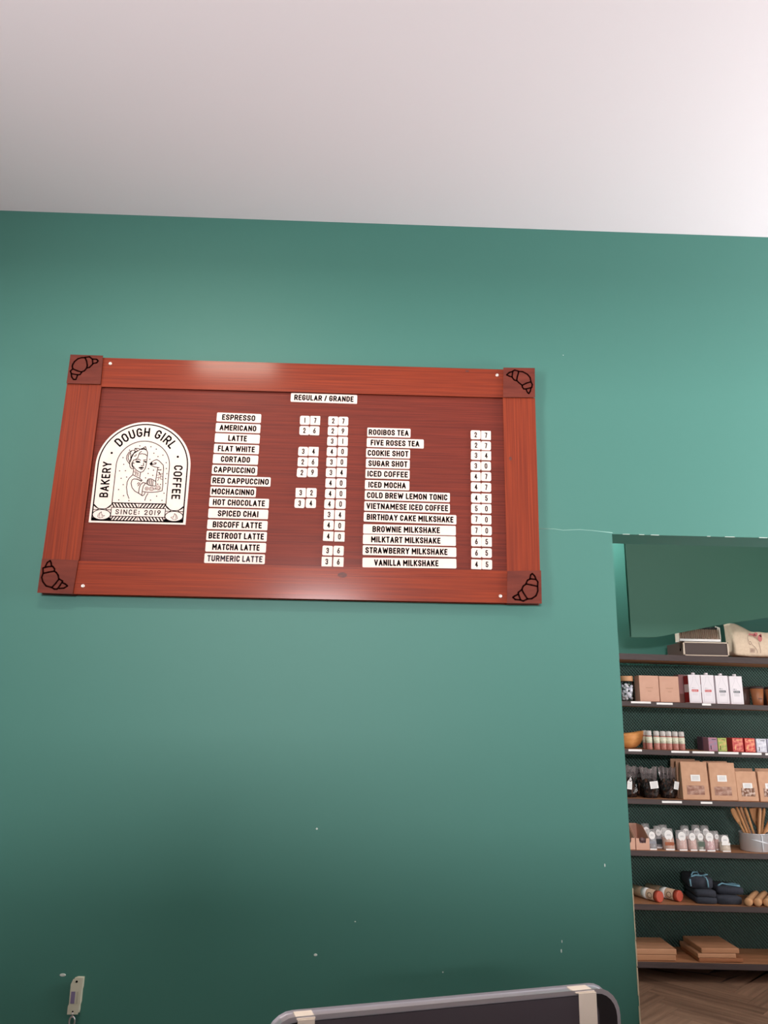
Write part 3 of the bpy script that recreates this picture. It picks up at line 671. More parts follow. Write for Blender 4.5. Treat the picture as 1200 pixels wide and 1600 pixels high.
# --- second shelf
def glassm():
    m = bpy.data.materials.new('clear_glass'); m.use_nodes = True; nt = m.node_tree
    nt.nodes.remove(nt.nodes['Principled BSDF']); o = nt.nodes['Material Output']
    t = nt.nodes.new('ShaderNodeBsdfTransparent'); g = nt.nodes.new('ShaderNodeBsdfGlossy'); g.inputs['Roughness'].default_value = .05
    mx = nt.nodes.new('ShaderNodeMixShader'); f = nt.nodes.new('ShaderNodeFresnel'); f.inputs[0].default_value = 1.35
    nt.links.new(f.outputs[0], mx.inputs[0]); nt.links.new(t.outputs[0], mx.inputs[1]); nt.links.new(g.outputs[0], mx.inputs[2]); nt.links.new(mx.outputs[0], o.inputs[0])
    return m
GLASS = glassm()
LIDW = mat('pale_wooden_lid', (206, 152, 112), rough=.6, nscale=(20, 20, 60), col2=(192, 136, 96))
xj = X(980.5, 1090, 4.76); zj = SZ(1, xj)
jar = thing('glass_jar', 'glass jar of white and blue sweets with a wooden lid on the second shelf', 'jar', (xj, 4.76, zj+.0005))
MB().lathe([(.036, 0), (.041, .004), (.041, .105), (.035, .114), (.035, .118)], n=24).build('jar_body', GLASS, jar)
MB().lathe([(.038, .1185), (.0385, .12), (.0385, .146), (.037, .149)], n=24).build('lid', LIDW, jar)
mb = MB(); rnd = random.Random(3)
for k in range(46):
    a = rnd.uniform(0, 2*PI); rr = .029*math.sqrt(rnd.random()); mb.sphere((rr*math.cos(a), rr*math.sin(a), .012+.088*k/46), (.0095, .0095, .008), 8, 6)
o = mb.build('sweets', mat('white_blue_sweets', (240, 236, 242), rough=.4, nscale=(45, 45, 45), col2=(160, 164, 192), contrast=(.52, .7)), jar); o['kind'] = 'stuff'
def kraft_box(x0p, x1p, ytop, ybot, dep, lab):
    a = at(x0p, ybot, YF); b = at(x1p, ybot, YF); wd = b.x-a.x; z = SZ(1, a.x); h = Z((x0p+x1p)/2, ytop)-Z((x0p+x1p)/2, ybot)
    t = thing('kraft_box', lab, 'box', ((a.x+b.x)/2, YF, z+.0005), 0, 'kraft boxes on the second shelf')
    cuboid(wd, dep, h).build('carton', KRAFT2, t, bevel=.0012, seg=1)
    mb = MB()
    for q, (s, e) in enumerate(((-.022, .022), (-.010, .012))): mb.quad([(s, -.0004, h*.52-q*.02), (e, -.0004, h*.52-q*.02), (e, -.0004, h*.52-q*.02+.0022), (s, -.0004, h*.52-q*.02+.0022)])
    mb.build('printed_line', mat('tan_print', (168, 124, 98), rough=.7), t)
    return t
kraft_box(1000.5, 1031.0, 1054, 1094.5, .085, 'plain kraft cardboard box beside the glass jar on the second shelf')
kraft_box(1032.2, 1062.5, 1055.5, 1096, .085, 'plain kraft cardboard box beside the white cartons on the second shelf')
xa = X(1063, 1090, 4.80); xb = X(1072, 1090, 4.80)
t = thing('pink_box', 'dull pink box with a brown base band set back between kraft box and white cartons', 'box', ((xa+xb)/2+.012, 4.80, SZ(1, xa)+.0005))
cuboid(xb-xa+.03, .08, .17).build('carton', mat('dull_pink_card', (150, 104, 104), rough=.6), t, bevel=.001)
mark(t, 'base_band', mat('brown_card', (112, 66, 58), rough=.6), -(xb-xa+.03)/2+.001, (xb-xa+.03)/2-.001, .002, .055)
CART = mat('white_carton', (236, 226, 231), rough=.4); REDP = mat('red_print', (198, 60, 62), rough=.5); GREYL = mat('grey_carton_print', (92, 92, 100), rough=.5); THIN = mat('pale_grey_line', (196, 188, 194), rough=.5)
REDS = mat('red_carton_side', (158, 28, 30), rough=.45)
words = ['white drink carton with red band and red side, next to the pink box', 'white drink carton with red band, second of the row from the pink box', 'white drink carton with grey band beside a red-banded one', 'white drink carton with grey band at the right end beside the brown cups']
for k, (l, r, yt, yb_) in enumerate([(1078.2, 1097, 1054.2, 1098.3), (1098.2, 1118.2, 1055, 1099.3), (1121, 1140.5, 1055.6, 1099.6), (1143, 1162.8, 1056.2, 1100)]):
    a = at(l, yb_, YF); b = at(r, yb_, YF); wd = b.x-a.x; h = Z((l+r)/2, yt)-Z((l+r)/2, yb_)
    t = thing('drink_carton', words[k], 'carton', ((a.x+b.x)/2, YF, SZ(1, a.x)+.0005), 0, 'white drink cartons on the second shelf')
    cuboid(wd, .07, h).build('carton', CART, t, bevel=.0015)
    if k < 2:
        for z0, z1, m in ((.004, h*.38, REDS), (h*.66, h-.006, REDS)):
            MB().quad([(-wd/2-.0006, .068, z0), (-wd/2-.0006, .002, z0), (-wd/2-.0006, .002, z1), (-wd/2-.0006, .068, z1)]).build('side_print', m, t)
    MB().lathe([(.011, 0), (.011, .012), (.0095, .014)], n=16).build('cap', CART, t, (0.004, .022, h-.0005))
    bm_ = REDP if k < 2 else GREYL
    mark(t, 'name_band', bm_, -.020, .020, h*.40, h*.40+.013)
    mb = MB()
    for s in (-1, 1): mb.stroke([(s*.009, h*.93), (s*.009, h*.80), (s*.027, h*.58), (s*.028, h*.06)], .0011, -.0005)
    mb.stroke([(-.009, h*.93), (.009, h*.93)], .0011, -.0005); mb.stroke([(-.030, h*.05), (.030, h*.05)], .0011, -.0005)
    mb.build('bottle_outline', THIN, t)
    mb = MB(); mb.stroke([(-.019, h*.53), (-.007, h*.53)], .004, -.0005); mb.stroke([(-.004, h*.525), (.001, h*.525)], .003, -.0005)
    for q in range(3): mb.stroke([(-.017, h*.36-q*.006), (.016, h*.36-q*.006)], .0012, -.0005)
    mb.build('small_print', THIN if k < 2 else PRINT, t)
    mb = MB()
    for q in range(5): mb.stroke([(-.015+q*.0065, h*.40+.0035), (-.015+q*.0065, h*.40+.0095)], .0022, -.0009)
    mb.build('band_lettering', PAPER, t)
CUP = mat('brown_cup', (158, 98, 62), rough=.45, nscale=(14, 14, 14), col2=(140, 82, 50)); CUPD = mat('dark_brown_cup', (78, 50, 42), rough=.5)
for px, Y, sc_, m, lab in [(1183.5, 4.76, 1, CUP, 'tapered tan cup with dark rim and small printed mark beside the white cartons'), (1163.5, 4.86, .95, CUPD, 'dark brown tapered cup set back behind the last white carton'), (1206, 4.77, 1, CUP, 'tan cup cut off by the right picture edge on the second shelf'), (1197, 4.89, .95, CUPD, 'dark cup standing behind the two tan cups')]:
    x = X(px, 1090, Y); t = thing('cup', lab, 'cup', (x, Y, SZ(1, x)+.0005), 0, 'brown cups on the second shelf')
    MB().lathe([(.027*sc_, 0), (.029*sc_, .002), (.038*sc_, .098), (.036*sc_, .098), (.028*sc_, .006), (.002, .005)], n=24).build('cup_body', m, t)
    MB().lathe([(.0385*sc_, .098), (.0395*sc_, .104), (.035*sc_, .112), (.03*sc_, .112)], n=24).build('rim', mat('dark_cup_rim', (52, 36, 34), rough=.5), t)
    if m is CUP:
        mb = MB()
        for q in range(3): mb.box(((-.008+.008*q), -.0336, .038), (.005, .001, .006))
        mb.build('printed_mark', CUPD, t)

# --- third shelf: wooden bowl, spice bottles, tea boxes
xb_ = X(982, 1169, 4.80)
bw_ = thing('wooden_bowl', 'leaf-shaped orange wooden bowl on the third shelf beside the spice bottles', 'bowl', (xb_, 4.80, SZ(2, xb_)+.0008))
def leaf_bowl():
    vs = []; fs = []; n, m = 28, 7
    for lay in (0, 1):
        for k in range(m+1):
            t = k/m
            for i in range(n):
                a = 2*PI*i/n; ca, sa = math.cos(a), math.sin(a)
                pt = 1+.28*max(0, ca)**6                   # pointed right end
                r = (.18+.82*math.sin(t*PI/2)**.8)
                x = .077*r*pt*ca; y = .062*r*sa*(1-.25*max(0, ca))
                z = .088*t**1.5+.016*max(0, ca)**2*t**2.5
                if lay: x *= .93; y *= .90; z = z*.97+.005*(1-t)
                vs.append((x, y, z))
    def idx(l, k, i): return l*(m+1)*n+k*n+i % n
    for k in range(m):
        for i in range(n):
            fs.append((idx(0, k, i), idx(0, k, i+1), idx(0, k+1, i+1), idx(0, k+1, i))); fs.append((idx(1, k, i+1), idx(1, k, i), idx(1, k+1, i), idx(1, k+1, i+1)))
    for i in range(n): fs.append((idx(0, m, i), idx(0, m, i+1), idx(1, m, i+1), idx(1, m, i)))
    fs.append([idx(0, 0, i) for i in range(n-1, -1, -1)]); fs.append([idx(1, 0, i) for i in range(n)])
    return MB().add(vs, fs, True)
leaf_bowl().build('bowl_body', wood('olive_wood', (196, 124, 66), (224, 160, 98), (20, 30, 50), .45), bw_)
SPG = mat('spice_red', (168, 92, 84), rough=.4, nscale=(90, 90, 90), col2=(196, 138, 124)); SPL = mat('spice_label', (226, 222, 200), rough=.6, nscale=(120, 120, 120), col2=(150, 156, 120), contrast=(.55, .7)); SPC = film('clear_cap', (224, 214, 210), .75)
names = ['second', 'third', 'fourth', 'fifth', 'sixth', 'seventh']
for k, px in enumerate([1009.5, 1015, 1026.8, 1036.8, 1046, 1056, 1066]):
    Y = 4.80 if k == 0 else 4.735
    x = X(px, 1171, Y); lab = 'small red-brown spice bottle with a clear cap, set back behind the first of the row' if k == 0 else 'small spice bottle with pale label and clear cap, %s from the wooden bowl' % names[k-1]
    if k == 6: lab = 'small spice bottle with pale label and clear cap at the right end of the row'
    t = thing('spice_bottle', lab, 'bottle', (x, Y, SZ(2, x)+.0005), 0, 'spice bottles on the third shelf')
    MB().lathe([(.0165, 0), (.0178, .003), (.0178, .072), (.015, .078)], n=18).build('bottle_body', SPG, t)
    MB().lathe([(.0181, .036), (.0181, .072)], n=18).build('label_band', SPL, t)
    MB().lathe([(.0155, .0785), (.0168, .08), (.0168, .1), (.015, .106), (.010, .107)], n=18).build('cap', SPC, t)
def teabox(px0, px1, yt, yb_, col, col2, lab, side=None, Y=YF, dep=.075):
    a = at(px0, yb_, Y); b = at(px1, yb_, Y); wd = b.x-a.x; h = Z((px0+px1)/2, yt, Y)-Z((px0+px1)/2, yb_, Y)
    t = thing('tea_box', lab, 'box', ((a.x+b.x)/2, Y, SZ(2, a.x)+.0005), 0, 'small tea boxes on the third shelf')
    m = mat('tea_card', col, rough=.35)
    cuboid(wd, dep, h).build('carton', m, t, bevel=.001, seg=1)
    pr = mat('tea_print', col, rough=.35, nscale=(55, 55, 55), col2=col2, contrast=(.42, .6), detail=3)
    mark(t, 'picture_print', pr, -wd/2+.003, wd/2-.003, .004, h-.004)
    mb = MB(); mb.stroke([(-wd*.25, h*.12), (-wd*.25, h*.42)], .004, -.0009); mb.stroke([(-wd*.1, h*.86), (wd*.36, h*.86)], .003, -.0009)
    mb.build('small_print', INK if side is None else side, t)
    return t
GOLD = mat('gold_print', (236, 190, 120), rough=.5)
teabox(1108, 1122, 1152.3, 1173.5, (178, 122, 138), (150, 128, 150), 'mauve pink tea box at the left end of the tea boxes')
teabox(1122.8, 1136.6, 1152.8, 1174, (150, 170, 88), (208, 178, 110), 'green and yellow tea box beside the mauve pink one')
teabox(1145.5, 1162.5, 1153.2, 1175, (190, 58, 62), (226, 138, 116), 'red tea box with gold print beside the green one', GOLD)
teabox(1165, 1181, 1153.5, 1175.4, (200, 52, 54), (234, 150, 118), 'red tea box with gold print beside the silver one', GOLD)
teabox(1183, 1199, 1154.2, 1175.8, (196, 192, 206), (226, 222, 230), 'silver tea box at the right of the red ones')
teabox(1200.5, 1216, 1154.6, 1176.2, (196, 192, 206), (150, 150, 170), 'silver tea box cut off by the right picture edge')
teabox(1098.5, 1106, 1152, 1173, (96, 70, 86), (120, 92, 108), 'dark plum tea box standing behind the mauve pink one', None, 4.80)
teabox(1137.5, 1145, 1152.8, 1174, (150, 36, 50), (170, 52, 62), 'deep red tea box set back between the green and the red one', None, 4.775, .07)

# --- fourth shelf: cellophane bags, kraft pouches
DARKC = mat('dark_dried_leaves', (26, 18, 18), rough=.5, spec=.3, nscale=(70, 70, 40), col2=(120, 76, 54), contrast=(.5, .8), bump=.4); CELLO = film('cellophane', (190, 180, 184), .10, .08); CELLO2 = film('cellophane_top', (176, 160, 160), .38, .12)
def cello(px, pxw, yt, Y, lab, tagpos, tilt=0, seed=1):
    rn = random.Random(seed)
    x = X(px, 1247, Y); wd = X(px+pxw/2, 1247, Y)-X(px-pxw/2, 1247, Y); H = Z(px, yt, Y)-Z(px, 1247, Y)
    t = thing('cellophane_bag', lab, 'bag', (x, Y, SZ(3, x)+.001), tilt, 'cellophane bags on the fourth shelf')
    def blob(rx, ry, h, n=20, m=9, rough=.12, top=.35):
        vs = []; fs = []
        for k in range(m+1):
            u = k/m; pf = (.72+.28*math.sin(u*PI)**.7)*(1-(1-top)*max(0, u-.45)/.55)
            for i in range(n):
                a = 2*PI*i/n; q = 1+rn.uniform(-rough, rough)*(.4+u)
                vs.append((rx*pf*math.cos(a)*q, ry*(pf if u < .6 else pf*(1-1.4*(u-.6)))*math.sin(a)*q, h*u+(rn.uniform(-.006, .006) if 0 < k else 0)))
        for k in range(m):
            for i in range(n): fs.append((k*n+i, k*n+(i+1) % n, (k+1)*n+(i+1) % n, (k+1)*n+i))
        fs.append(list(range(n-1, -1, -1))); fs.append([m*n+i for i in range(n)])
        return MB().add(vs, fs, False)
    blob(wd*.46, .038, H*.62, top=.7).build('contents', DARKC, t)
    blob(wd*.50, .043, H*.78, n=13, m=6, rough=.16, top=.85).build('film', GLASS, t)
    # gathered flat top of the film
    vs = []; fs = []; n = 12
    for k in range(4):
        for i in range(n+1):
            u = i/n-.5; vs.append((wd*(.78+.06*k)*u, .012*math.sin(i*2.1+seed)*(1-.15*k)+rn.uniform(-.004, .004), H*(.6+.4*k/3)+rn.uniform(-.008, .008)))
    for k in range(3):
        for i in range(n): fs.append((k*(n+1)+i, k*(n+1)+i+1, (k+1)*(n+1)+i+1, (k+1)*(n+1)+i))
    o = MB().add(vs, fs, False).build('film_top', CELLO2, t); o.modifiers.new('s', 'SOLIDIFY').thickness = .0008
    if tagpos:
        tx, tz, tw_, th_, ta = tagpos
        rt = Matrix.Rotation(ta, 3, 'Y')
        MB().box((tx, -.047, tz), (tw_, .001, th_), rt).build('label', PAPER, t)
        mb = MB()
        for q in range(4): mb.box((tx+.0, -.0478, tz+th_*.3-q*th_*.2), (tw_*.7, .0006, .0013), rt)
        mb.build('small_print', PRINT, t)
cello(984, 28, 1198, 4.775, 'dark cellophane bag with white label half hidden by the opening edge', (-.012, .068, .028, .044, .1), 0, 1)
cello(1000.5, 18, 1202, 4.88, 'dark cellophane bag without label set back between the labelled ones', None, .2, 2)
cello(1016, 29, 1200, 4.765, 'dark cellophane bag with large tilted white label in the middle of its row', (.011, .075, .048, .040, -.12), 0, 3)
cello(1044.5, 28, 1199, 4.785, 'dark cellophane bag with narrow white label beside the kraft pouches', (.040, .074, .026, .044, .2), -.15, 4)
WIN = mat('biscuit_window', (150, 104, 90), rough=.2, nscale=(28, 28, 50), col2=(196, 158, 142), contrast=(.4, .65), detail=3); WIN2 = mat('nut_window', (120, 76, 56), rough=.2, nscale=(60, 60, 60), col2=(210, 180, 166), contrast=(.45, .6), detail=3)
def pouch(l, r, yt, yb_, Y, lab, win=None, dep=.05, label=True, dz=0, group='kraft pouches on the fourth shelf', lx=.0, lz=.6, wm=WIN):
    a = at(l, yb_, Y); b = at(r, yb_, Y); wd = b.x-a.x; h = Z((l+r)/2, yt, Y)-Z((l+r)/2, yb_, Y)+dz
    t = thing('kraft_pouch', lab, 'pouch', ((a.x+b.x)/2, Y, SZ(3, a.x)+.0005), 0, group)
    vs = []; fs = []
    for k in range(7):
        u = k/6; d = dep*(1-u**1.6)+.004; yo = .012*u**1.5; ww = wd/2*(1-.012*u)
        vs += [(-ww, yo, h*u), (ww, yo, h*u), (ww, yo+d, h*u), (-ww, yo+d, h*u)]
    for k in range(6):
        for i in range(4): fs.append((4*k+i, 4*k+(i+1) % 4, 4*k+4+(i+1) % 4, 4*k+4+i))
    fs += [(3, 2, 1, 0), (24, 25, 26, 27)]
    MB().add(vs, fs).build('paper', KRAFT, t, bevel=.0015, seg=1)
    def front(u): return .012*u**1.5-.0009
    def panel(name, m, x0, x1, u0, u1, off=0):
        n = 4; mb = MB(); vs = []
        for k in range(n+1):
            u = u0+(u1-u0)*k/n; vs += [(x0, front(u)-off-.0006, h*u), (x1, front(u)-off-.0006, h*u)]
        mb.add(vs, [(2*k, 2*k+1, 2*k+3, 2*k+2) for k in range(n)]); return mb.build(name, m, t)
    if win: panel('window', wm, win[0]*wd, win[1]*wd, win[2], win[3])
    if label:
        panel('label', PAPER, lx*wd-.028, lx*wd+.028, lz-.085, lz+.085, .0004)
        mb = MB()
        for q in range(3): mb.stroke([(lx*wd-.02, h*(lz+.04)-q*h*.04), (lx*wd+.02, h*(lz+.04)-q*h*.04)], .0016, front(lz)-.0022)
        mb.build('small_print', PRINT, t)
pouch(1068, 1109.8, 1192.2, 1251.3, 4.715, 'tall kraft pouch with label and window, front row beside the cellophane bags', (-.33, .32, .13, .37), lz=.57, lx=.02)
pouch(1112.5, 1153.5, 1193.6, 1252.5, 4.715, 'tall kraft pouch with label and window, front row next to the shorter pouches', (-.36, .29, .13, .36), lz=.58, lx=-.03)
pouch(1061, 1100, 1190.5, 1249.3, 4.79, 'tall kraft pouch hidden behind the front one nearest the cellophane bags', label=False)
pouch(1053, 1092, 1188.5, 1248, 4.86, 'tall kraft pouch rearmost behind the one nearest the cellophane bags', label=False)
pouch(1104, 1143, 1191.5, 1250.5, 4.79, 'tall kraft pouch hidden behind the front one next to the shorter pouches', label=False)
pouch(1153.8, 1186.5, 1206.5, 1253, 4.715, 'shorter kraft pouch with label above a window of nuts, beside the tall pouches', (-.30, .34, .16, .44), lz=.52, lx=.02, wm=WIN2, dep=.06)
pouch(1189, 1222, 1206.8, 1254, 4.715, 'shorter kraft pouch cut off by the right picture edge', (-.30, .34, .16, .44), lz=.52, lx=.02, wm=WIN2, dep=.06)
pouch(1149, 1182, 1203, 1252, 4.80, 'shorter kraft pouch standing behind the one with the nut window', label=False)
pouch(1186, 1218, 1203.2, 1252.8, 4.80, 'shorter kraft pouch standing behind the one at the right picture edge', label=False)

# --- fifth shelf: card trays, sachets, pot of utensils
def card_tray(l, r, lab):
    a = at(l, 1328, YF); b = at(r, 1328, YF); wd = b.x-a.x
    t = thing('card_tray', lab, 'tray', ((a.x+b.x)/2, YF, SZ(4, a.x)+.0005), 0, 'kraft card trays on the fifth shelf')
    h, hb, dp = .062, .118, .20
    fr = [(-wd/2, 0), (wd/2, 0), (wd/2, h), (wd*.28, h), (wd*.22, h*.58), (-wd*.22, h*.58), (-wd*.28, h), (-wd/2, h)]
    MB().prism_xz(fr, 0, .002).build('front_panel', KRAFT2, t)
    for s in (-1, 1):
        MB().prism_xz([(0.002, 0), (dp, 0), (dp, hb), (dp*.5, hb), (.002, h)], -.001, .001).build('side_panel', KRAFT2, t, (s*(wd/2-.001), 0, 0), rot=(0, 0, PI/2))
    MB().box((0, dp, hb/2), (wd, .002, hb)).build('back_panel', KRAFT2, t)
    MB().box((0, dp/2, .001), (wd-.004, dp-.004, .002)).build('base', KRAFT2, t)
    mb = MB(); rn = random.Random(5)
    for k in range(14): mb.sphere((rn.uniform(-wd*.34, wd*.34), rn.uniform(.02, .10), .016+.04*(k/14)), (.016, .014, .012), 8, 6)
    o = mb.build('contents', mat('grey_pink_sweets', (150, 118, 118), rough=.4, nscale=(40, 40, 40), col2=(84, 62, 62)), t); o['kind'] = 'stuff'
card_tray(968.5, 993.2, 'kraft card tray with notched front, mostly hidden by the opening edge')
card_tray(994.5, 1015.5, 'kraft card tray with notched front and pinkish contents beside the clear sachets')
def sachet(px, pxw, yt, Y, body, lower, lab, band=None, tilt=0):
    x = X(px, 1328, Y); wd = X(px+pxw/2, 1328, Y)-X(px-pxw/2, 1328, Y); h = Z(px, yt, Y)-Z(px, 1328, Y)
    t = thing('sachet', lab, 'sachet', (x, Y, SZ(4, x)+.0005), tilt, 'clear sachets on the fifth shelf')
    def shell(x0, u0, u1, grow):
        vs = []; fs = []; K = 5
        for k in range(K+1):
            u = u0+(u1-u0)*k/K; d = .040*(1-.8*u**2)+grow; c = .004*math.sin(u*5); yo = .02-d/2+.006*u; ww = wd/2*(1-.06*u*u)-x0
            vs += [(-ww, yo+.004, h*u), (0, yo-c, h*u), (ww, yo+.004, h*u), (ww, yo+d-.004, h*u), (0, yo+d, h*u), (-ww, yo+d-.004, h*u)]
        for k in range(K):
            for i in range(6): fs.append((6*k+i, 6*k+(i+1) % 6, 6*k+6+(i+1) % 6, 6*k+6+i))
        fs += [(5, 4, 3, 2, 1, 0), tuple(6*K+i for i in range(6))]
        return MB().add(vs, fs, True)
    shell(.002, 0, .56, -.003).build('contents', lower, t)
    shell(0, 0, 1, 0).build('film', body, t)
    yf = lambda u: .02-.040*(1-.8*u*u)/2+.006*u-.0052
    MB().lathe([(wd*.38, 0), (wd*.38, .0008)], n=18).build('round_label', PAPER, t, (0, yf(.7)+.001, h*.70), rot=(PI/2, 0, 0)).scale = (1, 1.15, 1)
    mb = MB()
    mb.stroke([(-wd*.16, h*.73), (wd*.16, h*.73)], .0016, yf(.7)-.0008); mb.stroke([(-wd*.2, h*.68), (wd*.2, h*.68)], .0012, yf(.7)-.0008); mb.build('small_print', PRINT, t)
    if band:
        MB().box((0, yf(.3)+.0008, h*band[0]), (wd*.84, .0008, h*band[1])).build('band_label', band[2], t)
    MB().box((0, yf(.05), h*.035), (wd*.8, .001, h*.07)).build('foot_label', PAPER, t)
FILM1 = film('sachet_film', (252, 244, 244), .26, .1)
S_PK = mat('pink_salt', (206, 158, 142), rough=.5, nscale=(90, 90, 90), col2=(178, 118, 104)); S_BR = mat('brown_sugar_mix', (172, 112, 76), rough=.5, nscale=(70, 70, 70), col2=(196, 140, 100)); S_DK = mat('dark_mix', (56, 58, 64), rough=.5, nscale=(60, 60, 60), col2=(120, 120, 128)); S_GR = mat('green_mix', (120, 124, 100), rough=.5, nscale=(60, 60, 60), col2=(180, 176, 160)); S_MG = mat('magenta_mix', (164, 70, 88), rough=.5, nscale=(50, 50, 50), col2=(222, 190, 180)); S_CR = mat('cream_mix', (204, 182, 150), rough=.5, nscale=(60, 60, 60), col2=(170, 140, 112))
SILV = mat('silver_band', (170, 172, 182), rough=.25, metal=.4)
sachet(1020.8, 13, 1296.5, 4.725, FILM1, S_DK, 'clear sachet with silver band and dark contents in front beside the card trays', (.36, .12, SILV))
sachet(1031, 11, 1294, 4.79, FILM1, S_DK, 'clear sachet with black oblong label standing behind the silver-banded one', (.30, .24, mat('black_label', (52, 58, 62), rough=.4)))
sachet(1012.5, 13, 1292, 4.82, FILM1, S_PK, 'clear sachet at the back between card tray and silver-banded sachet')
sachet(1047, 17, 1295, 4.73, FILM1, S_BR, 'tan clear sachet, the last before the gap in the row', (.30, .16, mat('rust_label', (160, 86, 54), rough=.5)))
sachet(1040, 14, 1292.5, 4.80, FILM1, S_BR, 'tan clear sachet standing behind the other tan one')
sachet(1067.6, 15.5, 1297, 4.725, FILM1, S_PK, 'pink clear sachet with round label, first after the gap in the row')
sachet(1084, 13, 1297.5, 4.73, FILM1, S_PK, 'pink clear sachet with round label beside the green one')
sachet(1097, 12, 1297.5, 4.735, FILM1, S_GR, 'green clear sachet with round label in the row', (.34, .26, mat('green_dark_label', (92, 104, 92), rough=.4)))
sachet(1111, 15.5, 1297, 4.725, FILM1, S_MG, 'clear sachet with magenta speckled contents in the row')
sachet(1122.5, 9, 1299, 4.78, FILM1, S_PK, 'narrow clear sachet squeezed between the magenta and the cream one')
sachet(1135, 15.5, 1302.5, 4.725, FILM1, S_CR, 'cream clear sachet with white band at the right end beside the pot', (.46, .12, PAPER))
sachet(1074.5, 13, 1293.5, 4.82, FILM1, S_PK, 'clear sachet at the back behind the two pink ones')
sachet(1092, 13, 1292.5, 4.83, FILM1, S_GR, 'clear sachet at the back behind the green one')
sachet(1106, 13, 1293, 4.83, FILM1, S_CR, 'clear sachet at the back behind the magenta one')
POTM = mat('brushed_pot_metal', (212, 212, 216), rough=.35, metal=.45, nscale=(4, 4, 120), bump=.1)
xp = X(1180, 1325, 4.80); PR = .083; zp = SZ(4, xp)+.0014
pot = thing('utensil_pot', 'round brushed metal pot with a white ribbon bow on the fifth shelf holding wooden utensils', 'pot', (xp, 4.80, zp))
MB().lathe([(PR-.004, 0), (PR, .003), (PR, .098), (PR+.0015, .1), (PR-.0025, .1), (PR-.004, .006), (.002, .004)], n=48).build('pot_body', POTM, pot)
mb = MB()
RIB = mat('white_ribbon', (226, 226, 230), rough=.4)
for pl in [[(-.052, .068), (-.02, .062), (.0, .058), (.03, .05), (.058, .046)]]:
    mb.tube([(x, -math.sqrt((PR+.002)**2-x*x), z) for x, z in pl], [.0016, .0028, .0035, .0028, .0016], 6)
mb.tube([(.004, -PR-.0025, z) for z in (.094, .06, .03, .006)], [.003, .0032, .003, .003], 6)
mb.build('ribbon', RIB, pot)
BEECH = [wood('beech_a', (182, 128, 84), (206, 154, 108), (40, 40, 8), .6), wood('beech_b', (164, 110, 70), (192, 138, 94), (40, 40, 8), .6), wood('beech_c', (192, 138, 100), (212, 162, 120), (40, 40, 8), .6)]
ut = [(1164, 1303, 1143.5, 1263, 'spoon', 4.79, 'leftmost wooden spoon leaning far left in the metal pot'), (1168, 1303, 1150, 1259.5, 'stick', 4.76, 'wooden handle second from the left in the metal pot'), (1172, 1303, 1156.5, 1259.5, 'stick', 4.80, 'wooden handle third from the left in the metal pot'),
      (1178, 1303, 1163.5, 1261, 'stick', 4.77, 'wooden handle fourth from the left in the metal pot'), (1186, 1303, 1177.5, 1262, 'spatula', 4.83, 'broad wooden spatula at the back of the metal pot'), (1186, 1303, 1187.5, 1261, 'stick', 4.75, 'upright pale wooden handle in front of the spatula'),
      (1190, 1303, 1194, 1262, 'stick', 4.79, 'wooden handle just right of the upright pale one'), (1193, 1303, 1207, 1272, 'stick', 4.77, 'thin wooden handle leaning right in the metal pot'), (1192, 1303, 1214, 1283, 'spoon', 4.80, 'rightmost wooden spoon leaning far right out of the metal pot')]
for k, (bx_, by_, tx_, ty_, kind, Y, lab) in enumerate(ut):
    p1 = at(bx_, by_, Y); p2 = at(tx_, ty_, Y-.01*(k % 3))
    d = (p2-p1); zmax = SZ(3, p2.x)-.034
    base = p1-d*((p1.z-(zp+.012))/d.z)
    # keep the foot inside the pot
    dx_, dy_ = base.x-xp, base.y-4.80; rr = math.hypot(dx_, dy_)
    if rr > .062: base.x = xp+dx_*.062/rr; base.y = 4.80+dy_*.062/rr
    if p2.z > zmax: p2 = p1+(p2-p1)*((zmax-p1.z)/(p2.z-p1.z))
    t = thing('wooden_'+('spoon' if kind == 'spoon' else 'spatula'), lab, 'utensil', base, 0, 'wooden utensils in the metal pot')
    e = p2-base; m = BEECH[k % 3]
    L = e.length; q = e.to_track_quat('Z', 'X' ).to_matrix()
    if kind == 'stick':
        MB().tube([(0, 0, 0), e*.5, e*.9, e*.995], [.0075, .0075, .0095, .007], 10).build('handle', m, t)
    else:
        MB().tube([(0, 0, 0), e*.5, e*.66], [.0065, .0065, .008], 10).build('handle', m, t)
        wd = .016 if kind == 'spoon' else .03
        vs = []; fs = []; prof = [(.62, .008), (.70, wd*.8), (.8, wd), (.9, wd), (.97, wd*.8), (1, wd*.4)] if kind == 'spoon' else [(.55, .008), (.72, wd*.75), (1, wd)]
        side = Vector((1, 0, 0)); side = (side-e.normalized()*side.dot(e.normalized())).normalized(); nn = e.normalized().cross(side)
        mb = MB(); n = len(prof)
        for f, w2 in prof:
            c = e*f; vs += [c-side*w2-nn*.004, c+side*w2-nn*.004, c+side*w2+nn*.004, c-side*w2+nn*.004]
        for a in range(n-1):
            for i in range(4): fs.append((4*a+i, 4*a+(i+1) % 4, 4*a+4+(i+1) % 4, 4*a+4+i))
        fs += [(3, 2, 1, 0), tuple(4*(n-1)+i for i in range(4))]
        mb.add(vs, fs).build('blade' if kind == 'spatula' else 'bowl', m, t, bevel=.002)

